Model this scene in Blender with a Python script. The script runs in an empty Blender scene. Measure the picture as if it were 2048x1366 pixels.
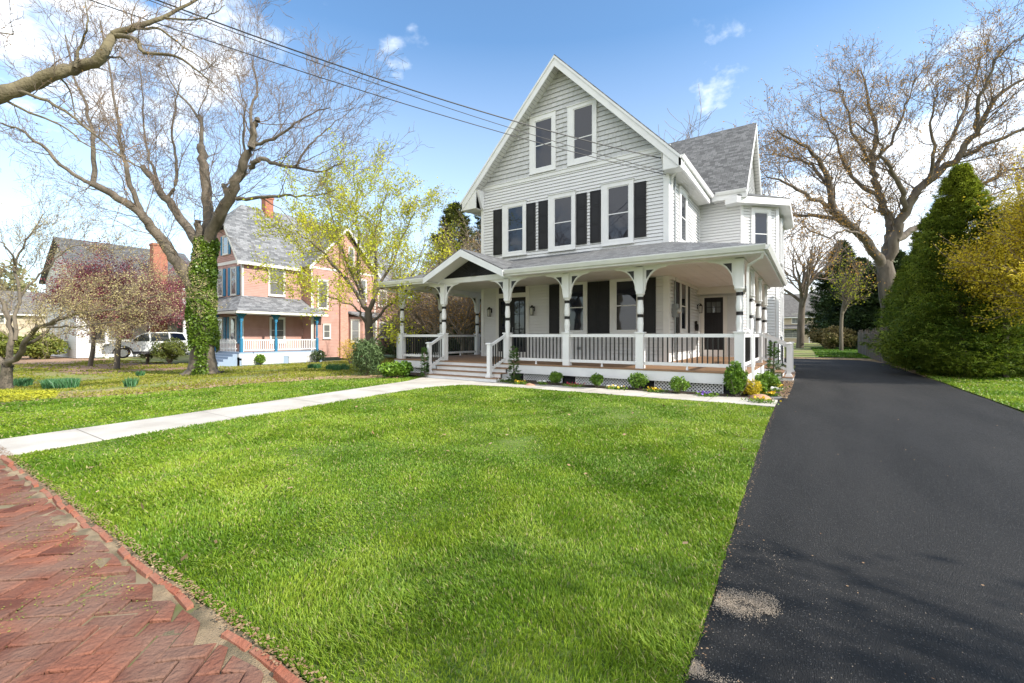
import bpy, bmesh, math, random
import numpy as np
from mathutils import Vector
R_=math.radians
rng=np.random.default_rng(7); random.seed(7)
sc=bpy.context.scene
# ---------------------------------------------------------------- camera, sky, sun
F_PX,CX,HY,CAMH,YAW=892.,1024.,672.,1.4,R_(33.8)
FW=(-math.sin(YAW),math.cos(YAW)); RT=(math.cos(YAW),math.sin(YAW))
cd=bpy.data.cameras.new('camera'); cam=bpy.data.objects.new('camera',cd); sc.collection.objects.link(cam)
cam.location=(0,0,CAMH); cam.rotation_euler=(R_(90),0,YAW)
cd.sensor_width=36; cd.lens=36*F_PX/2048; cd.shift_y=-(683-HY)/2048; cd.clip_end=2000; cd.clip_start=.05
sc.camera=cam
SUN_EL=R_(38); SUN_AZ=R_(5)          # azimuth measured from +X towards +Y
sd=bpy.data.lights.new('sun','SUN'); sd.energy=4.2; sd.angle=R_(.5); sd.color=(1,.94,.84)
so=bpy.data.objects.new('sun',sd); sc.collection.objects.link(so)
so.rotation_euler=Vector((math.cos(SUN_EL)*math.cos(SUN_AZ),math.cos(SUN_EL)*math.sin(SUN_AZ),math.sin(SUN_EL))).to_track_quat('Z','Y').to_euler()
w=bpy.data.worlds.new('World'); sc.world=w; w.use_nodes=True
nt=w.node_tree; N=nt.nodes; L=nt.links
bg=N['Background']; bg.inputs[1].default_value=.15
sky=N.new('ShaderNodeTexSky'); sky.sky_type='NISHITA'; sky.sun_disc=False; sky.sun_elevation=SUN_EL; sky.sun_rotation=R_(90)-SUN_AZ
sky.air_density=1.0; sky.dust_density=.6; sky.ozone_density=2.0
tc=N.new('ShaderNodeTexCoord')
def wmath(op,a,b=None,clamp=False):
    n=N.new('ShaderNodeMath'); n.operation=op; n.use_clamp=clamp
    for i,x in enumerate((a,b)):
        if x is None: continue
        if isinstance(x,(int,float)): n.inputs[i].default_value=x
        else: L.new(x,n.inputs[i])
    return n.outputs[0]
def wdir(u,v):
    a=(u-CX)/F_PX; b=(HY-v)/F_PX
    return Vector((FW[0]+a*RT[0],FW[1]+a*RT[1],b)).normalized()
noi=N.new('ShaderNodeTexNoise'); noi.inputs['Scale'].default_value=3.6; noi.inputs['Detail'].default_value=9; noi.inputs['Roughness'].default_value=.58; noi.inputs['Distortion'].default_value=.3
mp=N.new('ShaderNodeMapping'); mp.inputs['Scale'].default_value=(1,1,1.7); L.new(tc.outputs['Generated'],mp.inputs[0]); L.new(mp.outputs[0],noi.inputs[0])
noi2=N.new('ShaderNodeTexNoise'); noi2.inputs['Scale'].default_value=21; noi2.inputs['Detail'].default_value=6
L.new(mp.outputs[0],noi2.inputs[0])
acc=None
FILL_CLOUDS=[((.35,-1,.55),75,1.3),((1,-.35,.45),38,1.0)]  # unseen cloud banks, added to brighten the shaded house front
for (u,v,rad,amt) in [(None,None,FILL_CLOUDS[0],0),(None,None,FILL_CLOUDS[1],0),(150,0,17,.80),(340,80,7,.6),(-300,200,22,.5),(60,380,18,.3),(1560,560,14,1.1),(2050,430,24,.85),(792,112,2.9,.50),(838,84,2.6,.46),(1200,600,18,.5),(560,330,9,.35),(1500,160,9,.22),(2000,100,10,.3)]:
    vd=N.new('ShaderNodeVectorMath'); vd.operation='DOT_PRODUCT'; L.new(tc.outputs['Generated'],vd.inputs[0]); vd.inputs[1].default_value=wdir(u,v) if u is not None else Vector(rad[0]).normalized()
    if u is None: rad,amt=rad[1],rad[2]
    mr=N.new('ShaderNodeMapRange'); mr.interpolation_type='SMOOTHSTEP'; L.new(vd.outputs['Value'],mr.inputs[0])
    mr.inputs[1].default_value=math.cos(R_(rad)); mr.inputs[2].default_value=math.cos(R_(rad*.35)); mr.inputs[4].default_value=amt
    acc=mr.outputs[0] if acc is None else wmath('MAXIMUM',acc,mr.outputs[0])
nn=wmath('ADD',wmath('MULTIPLY',noi.outputs['Fac'],2.1),wmath('MULTIPLY',noi2.outputs['Fac'],.9))
m1=wmath('ADD',nn,acc)
mr=N.new('ShaderNodeMapRange'); mr.interpolation_type='SMOOTHSTEP'; L.new(m1,mr.inputs[0]); mr.inputs[1].default_value=1.88; mr.inputs[2].default_value=2.62; mr.inputs[4].default_value=.93
# thin haze of cloud towards the horizon
sx=N.new('ShaderNodeSeparateXYZ'); L.new(tc.outputs['Generated'],sx.inputs[0])
hz=N.new('ShaderNodeMapRange'); L.new(sx.outputs['Z'],hz.inputs[0]); hz.inputs[1].default_value=.0; hz.inputs[2].default_value=.55; hz.inputs[3].default_value=.45; hz.inputs[4].default_value=.0
fac=wmath('MAXIMUM',mr.outputs[0],hz.outputs[0])
mix=N.new('ShaderNodeMix'); mix.data_type='RGBA'
tint=N.new('ShaderNodeMix'); tint.data_type='RGBA'; tint.blend_type='MULTIPLY'; tint.inputs[0].default_value=1
L.new(sky.outputs[0],tint.inputs[6]); tint.inputs[7].default_value=(.88,1.10,1.18,1)
L.new(fac,mix.inputs[0]); L.new(tint.outputs[2],mix.inputs[6]); mix.inputs[7].default_value=(7.6,7.7,7.8,1)
L.new(mix.outputs[2],bg.inputs[0])
sc.view_settings.view_transform='Standard'; sc.view_settings.look='None'; sc.view_settings.gamma=1; sc.view_settings.exposure=0.72
sc.cycles.max_bounces=7; sc.cycles.diffuse_bounces=4; sc.cycles.glossy_bounces=3; sc.cycles.transparent_max_bounces=8; sc.cycles.transmission_bounces=4
sc.cycles.use_denoising=True; sc.cycles.sample_clamp_indirect=6
# ---------------------------------------------------------------- terrain height and sight lines
def S01(t): t=np.clip(t,0,1); return t*t*(3-2*t)
def gz(x,y): return .1*S01((np.asarray(y,float)-2.5)/6.5)-.55*S01((-np.asarray(x,float)-13)/14)
def ray(u,v):
    a=(u-CX)/F_PX
    return np.array([FW[0]+a*RT[0],FW[1]+a*RT[1],(HY-v)/F_PX])
def at(u,v,dz=0):                     # ground point seen at (u,v)
    d=ray(u,v); z=0.
    for i in range(40):
        t=(z+dz-CAMH)/d[2]; z=.5*z+.5*float(gz(d[0]*t,d[1]*t))
    return (float(d[0]*t),float(d[1]*t),z)
def pt(u,v,t): d=ray(u,v); return np.array([d[0]*t,d[1]*t,CAMH+d[2]*t])
def dep(x,y): return x*FW[0]+y*FW[1]
# ---------------------------------------------------------------- materials
MATS={}
def mat(name,c,c2=None,scale=4,rough=.7,bump=0,bscale=None,metal=0,spec=.5,detail=5,coat=0,lo=.35,hi=.65,rnd=False,transl=0,stretch=None,coord='Object',c3=None,s3=1):
    if name in MATS: return MATS[name]
    m=bpy.data.materials.new(name); m.use_nodes=True; n=m.node_tree.nodes; l=m.node_tree.links
    b=n['Principled BSDF']; b.inputs['Roughness'].default_value=rough; b.inputs['Metallic'].default_value=metal
    b.inputs['Specular IOR Level'].default_value=spec; b.inputs['Coat Weight'].default_value=coat
    b.inputs['Base Color'].default_value=(*c,1)
    t=n.new('ShaderNodeTexCoord'); src=t.outputs[coord]
    if stretch:
        q=n.new('ShaderNodeMapping'); q.inputs['Scale'].default_value=stretch; l.new(src,q.inputs[0]); src=q.outputs[0]
    col=None
    if c2 is not None:
        if rnd:
            at_=n.new('ShaderNodeAttribute'); at_.attribute_name='rnd'; f=at_.outputs['Fac']
        else:
            no=n.new('ShaderNodeTexNoise'); no.inputs['Scale'].default_value=scale; no.inputs['Detail'].default_value=detail; l.new(src,no.inputs[0]); f=no.outputs['Fac']
        r=n.new('ShaderNodeValToRGB'); r.color_ramp.elements[0].color=(*c,1); r.color_ramp.elements[1].color=(*c2,1)
        r.color_ramp.elements[0].position=0 if rnd else lo; r.color_ramp.elements[1].position=1 if rnd else hi
        l.new(f,r.inputs[0]); col=r.outputs[0]
        if c3 is not None:
            no=n.new('ShaderNodeTexNoise'); no.inputs['Scale'].default_value=s3; no.inputs['Detail'].default_value=4; l.new(src,no.inputs[0])
            mr=n.new('ShaderNodeMapRange'); l.new(no.outputs['Fac'],mr.inputs[0]); mr.inputs[1].default_value=.42; mr.inputs[2].default_value=.6
            mx=n.new('ShaderNodeMix'); mx.data_type='RGBA'; l.new(mr.outputs[0],mx.inputs[0]); l.new(col,mx.inputs[6]); mx.inputs[7].default_value=(*c3,1); col=mx.outputs[2]
        l.new(col,b.inputs['Base Color'])
    if bump:
        no=n.new('ShaderNodeTexNoise'); no.inputs['Scale'].default_value=bscale or scale*4; no.inputs['Detail'].default_value=6; l.new(src,no.inputs[0])
        bp=n.new('ShaderNodeBump'); bp.inputs['Strength'].default_value=bump; bp.inputs['Distance'].default_value=.02
        l.new(no.outputs['Fac'],bp.inputs['Height']); l.new(bp.outputs[0],b.inputs['Normal'])
    if transl:
        tr=n.new('ShaderNodeBsdfTranslucent'); ms=n.new('ShaderNodeMixShader'); ms.inputs[0].default_value=transl
        if col is not None: l.new(col,tr.inputs[0])
        else: tr.inputs[0].default_value=(*c,1)
        l.new(b.outputs[0],ms.inputs[1]); l.new(tr.outputs[0],ms.inputs[2]); l.new(ms.outputs[0],n['Material Output'].inputs[0])
    MATS[name]=m; return m
def shingle_mat(name,c1,c2,cm,w=.32,h=.14):
    if name in MATS: return MATS[name]
    m=mat(name,c1,rough=.9); n=m.node_tree.nodes; l=m.node_tree.links; b=n['Principled BSDF']
    t=n.new('ShaderNodeTexCoord'); br=n.new('ShaderNodeTexBrick'); l.new(t.outputs['UV'],br.inputs[0])
    br.inputs['Scale'].default_value=1; br.inputs['Brick Width'].default_value=w; br.inputs['Row Height'].default_value=h
    br.inputs['Mortar Size'].default_value=.006; br.inputs['Mortar Smooth'].default_value=.2; br.inputs['Bias'].default_value=0
    br.inputs['Color1'].default_value=(*c1,1); br.inputs['Color2'].default_value=(*c2,1); br.inputs['Mortar'].default_value=(*cm,1)
    br.offset_frequency=2; br.offset=.41; br.squash=.7; br.squash_frequency=3
    no=n.new('ShaderNodeTexNoise'); no.inputs['Scale'].default_value=60; l.new(t.outputs['UV'],no.inputs[0])
    no2=n.new('ShaderNodeTexNoise'); no2.inputs['Scale'].default_value=1.3; l.new(t.outputs['UV'],no2.inputs[0])
    mx=n.new('ShaderNodeMix'); mx.data_type='RGBA'; mx.blend_type='OVERLAY'; mx.inputs[0].default_value=.55; l.new(br.outputs[0],mx.inputs[6]); l.new(no.outputs['Color'],mx.inputs[7])
    hs=n.new('ShaderNodeHueSaturation'); hs.inputs['Saturation'].default_value=.35; l.new(mx.outputs[2],hs.inputs['Color'])
    mr=n.new('ShaderNodeMapRange'); l.new(no2.outputs['Fac'],mr.inputs[0]); mr.inputs[3].default_value=.9; mr.inputs[4].default_value=1.1; l.new(mr.outputs[0],hs.inputs['Value'])
    l.new(hs.outputs[0],b.inputs['Base Color'])
    bp=n.new('ShaderNodeBump'); bp.inputs['Strength'].default_value=.5; bp.inputs['Distance'].default_value=.015; l.new(br.outputs['Fac'],bp.inputs['Height']); bp.invert=True
    l.new(bp.outputs[0],b.inputs['Normal']); return m
def brick_mat(name,c1,c2,cm,w=.21,h=.075):
    m=shingle_mat(name,c1,c2,cm,w,h); 
    for q in m.node_tree.nodes:
        if q.type=='TEX_BRICK': q.inputs['Mortar Size'].default_value=.008; q.offset=.5; q.squash=1
        if q.type=='HUE_SAT': q.inputs['Saturation'].default_value=.95
    return m
def glass_mat(name,tint=(.02,.03,.045),refl=1.0):
    m=bpy.data.materials.new(name); m.use_nodes=True; b=m.node_tree.nodes['Principled BSDF']
    b.inputs['Base Color'].default_value=(*tint,1); b.inputs['Roughness'].default_value=.03; b.inputs['IOR'].default_value=1.8; b.inputs['Coat Weight'].default_value=refl; b.inputs['Coat Roughness'].default_value=.02
    b.inputs['Coat IOR'].default_value=1.7
    n=m.node_tree.nodes; l=m.node_tree.links
    t=n.new('ShaderNodeTexCoord'); no=n.new('ShaderNodeTexNoise'); no.inputs['Scale'].default_value=1.5; l.new(t.outputs['Object'],no.inputs[0])
    bp=n.new('ShaderNodeBump'); bp.inputs['Strength'].default_value=.12; bp.inputs['Distance'].default_value=.03; l.new(no.outputs['Fac'],bp.inputs['Height']); l.new(bp.outputs[0],b.inputs['Normal']); l.new(bp.outputs[0],b.inputs['Coat Normal'])
    return m
TRIM=mat('white_trim',(.80,.80,.80),(.74,.74,.75),scale=3,rough=.45)
SIDE=mat('siding_light_grey',(.69,.69,.70),(.73,.73,.74),scale=1.2,rough=.55)
SHAKE=mat('shake_grey',(.53,.535,.54),(.60,.605,.61),rough=.7,rnd=True,bump=.25,bscale=60)
SOFF=mat('soffit_white',(.74,.73,.71),(.70,.69,.67),scale=2,rough=.6)
ROOF=shingle_mat('roof_grey_shingles',(.075,.078,.083),(.165,.17,.178),(.04,.04,.043),.22,.13)
BLACK=mat('black_paint',(.013,.0125,.015),(.018,.0175,.020),scale=3,rough=.5,spec=.3)
IRON=mat('dark_iron',(.012,.011,.011),rough=.4)
DECK=mat('deck_brown',(.30,.18,.10),(.24,.14,.08),scale=3,rough=.6,stretch=(1,12,1),bump=.15)
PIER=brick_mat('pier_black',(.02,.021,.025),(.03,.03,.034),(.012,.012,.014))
GLASS=glass_mat('window_glass',(.006,.010,.022),0.); GLASS.node_tree.nodes['Principled BSDF'].inputs['IOR'].default_value=1.62
GLASS2=glass_mat('window_glass_pale',(.10,.11,.11),.6)
GREYMETAL=mat('grey_metal',(.25,.27,.28),rough=.45,metal=.4)
LAMPG=mat('lantern_glass',(.45,.45,.42),rough=.1)
BEIGE=mat('porch_wall_trim',(.70,.69,.66),rough=.5)
BARK=mat('bark_grey',(.18,.15,.115),(.095,.078,.06),scale=3,rough=.95,bump=1,bscale=14,stretch=(1,1,.25),detail=8)
BARKT=mat('twig_brown',(.22,.165,.125),rough=.9)
BARKD=mat('bark_dark',(.09,.075,.06),(.15,.125,.10),scale=3,rough=.95,bump=.8,bscale=16,stretch=(1,1,.3))
# ---------------------------------------------------------------- mesh helpers
OFF={}
class W:                                   # a wall frame: s along, z up, d outwards
    def __init__(s,ox,oy,tx,ty,nx,ny): s.o=(ox,oy); s.t=(tx,ty); s.n=(nx,ny)
    def __call__(s,a,z,d=0): return (s.o[0]+s.t[0]*a+s.n[0]*d, s.o[1]+s.t[1]*a+s.n[1]*d, z)
class MB:
    def __init__(s): s.v=[];s.f=[];s.m=[];s.r=[];s.cur=0;s.p=[]
    def add(s,vs,fs,r=None):
        s.p.append((len(s.v),len(s.f))); b=len(s.v); s.v+=[tuple(map(float,p)) for p in vs]; s.f+=[tuple(b+i for i in f) for f in fs]; s.m+=[s.cur]*len(fs)
        r=random.random() if r is None else r; s.r+=[r]*len(fs); return s
    def poly(s,pts,r=None): return s.add(pts,[tuple(range(len(pts)))],r)
    def box8(s,c): return s.add(c,[(0,3,2,1),(4,5,6,7),(0,1,5,4),(1,2,6,5),(2,3,7,6),(3,0,4,7)])
    def box(s,x0,x1,y0,y1,z0,z1): return s.box8([(x0,y0,z0),(x1,y0,z0),(x1,y1,z0),(x0,y1,z0),(x0,y0,z1),(x1,y0,z1),(x1,y1,z1),(x0,y1,z1)])
    def wb(s,w,a0,a1,z0,z1,d0,d1): return s.box8([w(a0,z0,d1),w(a1,z0,d1),w(a1,z0,d0),w(a0,z0,d0),w(a0,z1,d1),w(a1,z1,d1),w(a1,z1,d0),w(a0,z1,d0)])
    def prism(s,w,pts,d0,d1):
        n=len(pts); v=[w(a,z,d1) for a,z in pts]+[w(a,z,d0) for a,z in pts]
        return s.add(v,[tuple(range(n)),tuple(range(2*n-1,n-1,-1))]+[(i,n+i,n+(i+1)%n,(i+1)%n) for i in range(n)])
    def slab(s,pts,th):                    # sloped plate, pts = top outline
        n=len(pts); v=list(pts)+[(x,y,z-th) for x,y,z in pts]
        return s.add(v,[tuple(range(n)),tuple(range(2*n-1,n-1,-1))]+[(i,n+i,n+(i+1)%n,(i+1)%n) for i in range(n)])
    def tube(s,pts,rad,n=8,caps=True):
        P=[np.array(p,float) for p in pts]; k=len(P)
        if not hasattr(rad,'__len__'): rad=[rad]*k
        vs=[]; ref=None
        for i in range(k):
            d=P[min(i+1,k-1)]-P[max(i-1,0)]; d/=np.linalg.norm(d)+1e-9
            if ref is None: ref=np.array([0,0,1.]) if abs(d[2])<.9 else np.array([1.,0,0])
            a=np.cross(d,ref); a/=np.linalg.norm(a)+1e-9; b=np.cross(a,d); ref=b
            for j in range(n):
                th=2*math.pi*(j+.5)/n; vs.append(P[i]+rad[i]*(math.cos(th)*a+math.sin(th)*b))
        fs=[(i*n+j,i*n+(j+1)%n,(i+1)*n+(j+1)%n,(i+1)*n+j) for i in range(k-1) for j in range(n)]
        if caps: fs+=[tuple(range(n-1,-1,-1)),tuple((k-1)*n+j for j in range(n))]
        return s.add(vs,fs)
    def lathe(s,x,y,prof,n=12):            # prof: [(z,r)]
        return s.tube([(x,y,z+i*1e-5) for i,(z,r) in enumerate(prof)],[r for z,r in prof],n)
    def build(s,name,mats,parent=None,smooth=False):
        if not isinstance(mats,(list,tuple)): mats=[mats]
        off=OFF.get(parent.name,(0,0,0)) if parent else (0,0,0)
        me=bpy.data.meshes.new(name); me.from_pydata([(x-off[0],y-off[1],z-off[2]) for x,y,z in s.v],[],s.f)
        for m in mats: me.materials.append(m)
        for p,mi in zip(me.polygons,s.m): p.material_index=mi; p.use_smooth=smooth
        at_=me.attributes.new('rnd','FLOAT','FACE'); at_.data.foreach_set('value',s.r)
        boxuv(me); me.update()
        return link(name,me,parent,off)
def each(mb,name,mats,parent,per=1):       # one object per piece
    P=mb.p[::per]+[(len(mb.v),len(mb.f))]; o=None
    for (v0,f0),(v1,f1) in zip(P[:-1],P[1:]):
        q=MB(); q.v=mb.v[v0:v1]; q.f=[tuple(i-v0 for i in f) for f in mb.f[f0:f1]]; q.m=mb.m[f0:f1]; q.r=mb.r[f0:f1]; o=q.build(name,mats,parent)
    return o
def boxuv(me):
    uv=me.uv_layers.new(name='UV'); data=np.zeros(len(me.loops)*2)
    for p in me.polygons:
        n=p.normal
        t=Vector((-n.y,n.x,0)); t=Vector((1,0,0)) if t.length<.02 else t.normalized()
        b=n.cross(t)
        for li in p.loop_indices:
            c=me.vertices[me.loops[li].vertex_index].co; data[2*li]=c.dot(t); data[2*li+1]=c.dot(b)
    uv.data.foreach_set('uv',data)
def link(name,me,parent=None,off=(0,0,0)):
    o=bpy.data.objects.new(name,me); sc.collection.objects.link(o)
    if parent: o.parent=parent; OFF[o.name]=off
    return o
def tag(o,label=None,cat=None,group=None,kind=None):
    for k,v in (('label',label),('category',cat),('group',group),('kind',kind)):
        if v: o[k]=v
    return o
def thing(name,label,cat,loc,group=None):
    o=bpy.data.objects.new(name,None); sc.collection.objects.link(o); o.location=loc; OFF[o.name]=tuple(loc); o.empty_display_size=.2
    return tag(o,label,cat,group)
def dup(o,loc,rot=0,scale=1,label=None,group=None):
    r=o.copy(); sc.collection.objects.link(r); r.location=loc; r.rotation_euler=(0,0,rot); r.scale=(scale,)*3
    if label: r['label']=label
    if group: r['group']=group
    for ch in list(o.children):
        c=ch.copy(); sc.collection.objects.link(c); c.parent=r
        for g in list(ch.children):
            q=g.copy(); sc.collection.objects.link(q); q.parent=c
    return r
def npmesh(name,V,Fa,mats,parent=None,rnd=None,smooth=False,mi=None):
    """V (n,3); Fa list of int arrays (m,k)"""
    off=OFF.get(parent.name,(0,0,0)) if parent else (0,0,0)
    me=bpy.data.meshes.new(name); V=np.asarray(V,np.float32)-np.array(off,np.float32)
    me.vertices.add(len(V)); me.vertices.foreach_set('co',V.ravel())
    loops=np.concatenate([f.ravel() for f in Fa]); tot=np.concatenate([np.full(len(f),f.shape[1]) for f in Fa])
    me.loops.add(len(loops)); me.loops.foreach_set('vertex_index',loops.astype(np.int32))
    me.polygons.add(len(tot)); st=np.concatenate([[0],np.cumsum(tot)[:-1]])
    me.polygons.foreach_set('loop_start',st.astype(np.int32)); me.polygons.foreach_set('loop_total',tot.astype(np.int32))
    if smooth: me.polygons.foreach_set('use_smooth',np.ones(len(tot),bool))
    if mi is not None: me.polygons.foreach_set('material_index',mi.astype(np.int32))
    for m in (mats if isinstance(mats,(list,tuple)) else [mats]): me.materials.append(m)
    if rnd is not None:
        a=me.attributes.new('rnd','FLOAT','FACE'); a.data.foreach_set('value',np.asarray(rnd,np.float32))
    me.update(calc_edges=True); return link(name,me,parent,off)
def vnoise(x,y,s,seed=0):
    r=np.random.default_rng(seed); T=r.random((64,64)); x=np.asarray(x)*s+100; y=np.asarray(y)*s+100
    i=np.floor(x).astype(int); j=np.floor(y).astype(int); fx=x-i; fy=y-j; fx=fx*fx*(3-2*fx); fy=fy*fy*(3-2*fy)
    g=lambda a,b:T[a%64,b%64]
    return (g(i,j)*(1-fx)+g(i+1,j)*fx)*(1-fy)+(g(i,j+1)*(1-fx)+g(i+1,j+1)*fx)*fy
def inpoly(x,y,P):
    c=np.zeros(len(x),bool); n=len(P)
    for i in range(n):
        x0,y0=P[i]; x1,y1=P[(i+1)%n]
        if y0==y1: continue
        k=((y0>y)!=(y1>y))&(x<(x1-x0)*(y-y0)/(y1-y0)+x0); c^=k
    return c
# ---------------------------------------------------------------- SETTING: ground sheets
def sheet(name,poly,dz,m,res=1.0,kind='structure',skirt=0,wave=0):
    bm=bmesh.new(); f=bm.faces.new([bm.verts.new((x,y,0)) for x,y in poly])
    xs=[p[0] for p in poly]; ys=[p[1] for p in poly]
    for ax,(lo,hi) in enumerate(((min(xs),max(xs)),(min(ys),max(ys)))):
        c=math.ceil(lo/res)*res
        while c<hi:
            co=[0,0,0]; no=[0,0,0]; co[ax]=c; no[ax]=1
            bmesh.ops.bisect_plane(bm,geom=bm.verts[:]+bm.edges[:]+bm.faces[:],plane_co=co,plane_no=no); c+=res
    for v in bm.verts:
        wv=wave*(float(vnoise([v.co.x],[v.co.y],1.1,3)[0])-.5) if wave else 0
        v.co.z=float(gz(v.co.x,v.co.y))+dz+wv
    if skirt:
        ed=[e for e in bm.edges if e.is_boundary]; r=bmesh.ops.extrude_edge_only(bm,edges=ed)
        for v in [q for q in r['geom'] if isinstance(q,bmesh.types.BMVert)]: v.co.z-=skirt
    bmesh.ops.recalc_face_normals(bm,faces=bm.faces[:])
    me=bpy.data.meshes.new(name); bm.to_mesh(me); bm.free(); me.materials.append(m)
    o=link(name,me); tag(o,kind=kind); return o
GROUND=mat('dry_lawn_earth',(.20,.20,.055),(.30,.25,.12),scale=.55,rough=.95,bump=.6,bscale=9,c3=(.17,.22,.03),s3=.35)
sheet('ground',[(-140,-12),(60,-12),(60,160),(-140,160)],-.03,GROUND,res=4)
far=MB(); far.poly([(-1500,-1500,-2.2),(1500,-1500,-2.2),(1500,1800,-2.2),(-1500,1800,-2.2)]); tag(far.build('terrain',GROUND),kind='structure')
ASPH=mat('asphalt_new',(.0075,.0072,.0073),(.0155,.0148,.015),scale=1.3,rough=.82,bump=1,bscale=110,spec=.4,detail=10,c3=(.021,.0198,.019),s3=.5,stretch=(2.2,.45,1))
def specks(m,sc_,col,th,amt=1.):              # sparse pale stone chips in the surface
    n=m.node_tree.nodes; l=m.node_tree.links; b=n['Principled BSDF']; t=n.new('ShaderNodeTexCoord'); v=n.new('ShaderNodeTexVoronoi'); v.inputs['Scale'].default_value=sc_; l.new(t.outputs['Object'],v.inputs[0])
    r=n.new('ShaderNodeSeparateColor'); l.new(v.outputs['Color'],r.inputs[0]); g1=n.new('ShaderNodeMath'); g1.operation='GREATER_THAN'; l.new(r.outputs[0],g1.inputs[0]); g1.inputs[1].default_value=th
    g2=n.new('ShaderNodeMath'); g2.operation='LESS_THAN'; l.new(v.outputs['Distance'],g2.inputs[0]); g2.inputs[1].default_value=.38; g3=n.new('ShaderNodeMath'); g3.operation='MULTIPLY'; l.new(g1.outputs[0],g3.inputs[0]); l.new(g2.outputs[0],g3.inputs[1])
    g4=n.new('ShaderNodeMath'); g4.operation='MULTIPLY'; l.new(g3.outputs[0],g4.inputs[0]); g4.inputs[1].default_value=amt
    src=b.inputs['Base Color'].links[0].from_socket; mx=n.new('ShaderNodeMix'); mx.data_type='RGBA'; l.new(g4.outputs[0],mx.inputs[0]); l.new(src,mx.inputs[6]); mx.inputs[7].default_value=(*col,1); l.new(mx.outputs[2],b.inputs['Base Color'])
specks(ASPH,130,(.10,.095,.09),.84,.8)
_jl=[(-.405-.13*min(1,max(0,(y-1)/5.5))+random.uniform(-.018,.018),y) for y in np.arange(-3,23.6,.35)]; _jr=[(3.0+random.uniform(-.03,.03),y) for y in np.arange(-3,26.4,.5)]
sheet('driveway',_jl[::-1]+_jr+[(2.95,27.5),(2.5,29.6),(1.6,30.4),(-.6,30.5),(-3,30.5),(-3,24)],0.004,ASPH,wave=.006)
CONC=mat('concrete_new',(.42,.385,.34),(.54,.51,.46),scale=1.6,rough=.85,bump=.25,bscale=70)
walk=[(-9.0,.98),(-7.75,.98),(-7.95,3),(-8.02,5.5),(-8.05,7.6),(-7.9,8.5),(-7.45,9.12),(-6.8,9.3),(-.55,9.42),(-.55,10.42),(-6.4,10.25),(-7.24,10.22),(-7.24,10.10),(-9.97,10.10),(-10.05,10.0),(-9.55,8.9),(-9.38,7.3),(-9.3,4)]
sheet('path',walk,.018,CONC,res=1.52,skirt=.08)
JN=mat('joint_dark',(.20,.18,.155),rough=1)
for yy in (1.9,3.6,5.3,7.0,8.6): sheet('path_joint',[(-9.6+(.35 if yy<3 else .12),yy),(-7.75 if yy<3 else -8.0,yy),(-7.75 if yy<3 else -8.0,yy+.009),(-9.6+(.35 if yy<3 else .12),yy+.009)],.0215,JN,res=5)
for xx in (-6.9,-5.6,-4.3,-3.0,-1.7): sheet('path_joint',[(xx,9.40),(xx+.01,9.40),(xx+.01,10.25),(xx,10.25)],.0215,JN,res=5)
lawnA=[(-7.72,1.04),(-.39,1.04),(-.43,2.4),(-.475,4),(-.52,6.5),(-.55,9.40),(-6.8,9.28),(-7.47,9.10),(-7.93,8.48),(-8.08,7.6),(-8.05,5.5),(-7.98,3)]
LB=[at(0,805),at(250,790),at(500,768),at(645,759),at(800,756.5)]
lawnB=[(-9.02,1.04),(-9.33,4),(-9.41,7.3),(-9.58,8.9),(-10.1,10.05),(-10.3,10.5)]+[(p[0],p[1]) for p in LB[::-1]]+[(-17,1.04)]
lawnC=[(3.02,-1),(22,-1),(22,30),(5,24),(3.1,21)]
SOIL=mat('sod_base',(.075,.13,.018),(.12,.16,.03),scale=3,rough=1)
sheet('lawn',lawnA,.0,SOIL,res=.8,wave=.03); sheet('lawn',lawnB,.0,SOIL,res=.8); sheet('lawn',lawnC,.0,SOIL,res=1.5)
MULCH=mat('mulch_dark',(.03,.018,.012),(.075,.048,.034),scale=30,rough=1,bump=1,bscale=45)
sheet('garden_bed',[(-7.2,10.24),(-6.4,10.28),(-.55,10.45),(-.42,12),(-.42,14.8),(-1.3,14.8),(-1.3,11.2),(-7.2,11.2)],.03,MULCH,res=.3,wave=.05)
sheet('garden_bed',[(-12.9,10.6),(-11.2,10.25),(-10.1,10.2),(-10.0,11.4),(-12.2,11.4),(-12.4,12.5),(-13.6,12.6)],.03,MULCH,res=.3,wave=.05)
TAN=mat('dry_leaf_ground',(.30,.20,.11),(.42,.31,.20),scale=6,rough=1,bump=.8,bscale=25,c3=(.25,.19,.08),s3=1.2)
tb=[(p[0]-.05,p[1]+.02) for p in LB]
sheet('leaf_strip',[(p[0],p[1]) for p in (at(120,800),at(300,789),at(500,769),at(645,760),at(790,757.5),at(800,748),at(640,752),at(420,763),at(330,776),at(230,781))],-.012,TAN,res=.8)
sheet('gravel_edge',[(3.0,19),(3.35,21),(3.1,26.5),(3.0,30.2),(2.6,33),(-4,33),(-4,30.5),(2.2,30.5),(2.95,26.5)],-.002,TAN,res=1)
sheet('gravel_drive',[(-28,12),(-60,11.5),(-60,4.5),(-30,6.5)],-.01,mat('brick_chip_ground',(.36,.22,.15),(.30,.20,.12),scale=2,rough=1),res=2)
YARD=mat('back_lawn',(.10,.20,.02),(.14,.26,.03),scale=1,rough=1)
sheet('back_lawn',[(.3,34),(3,33.5),(6,60),(.2,60)],-.01,YARD,res=3)
DAPPLE_PATCH=mat('sun_dapple',(.23,.19,.15),(.09,.075,.062),scale=22,rough=1,bump=.8,bscale=90)  # patch tone imitating sun dapples on the asphalt
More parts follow.
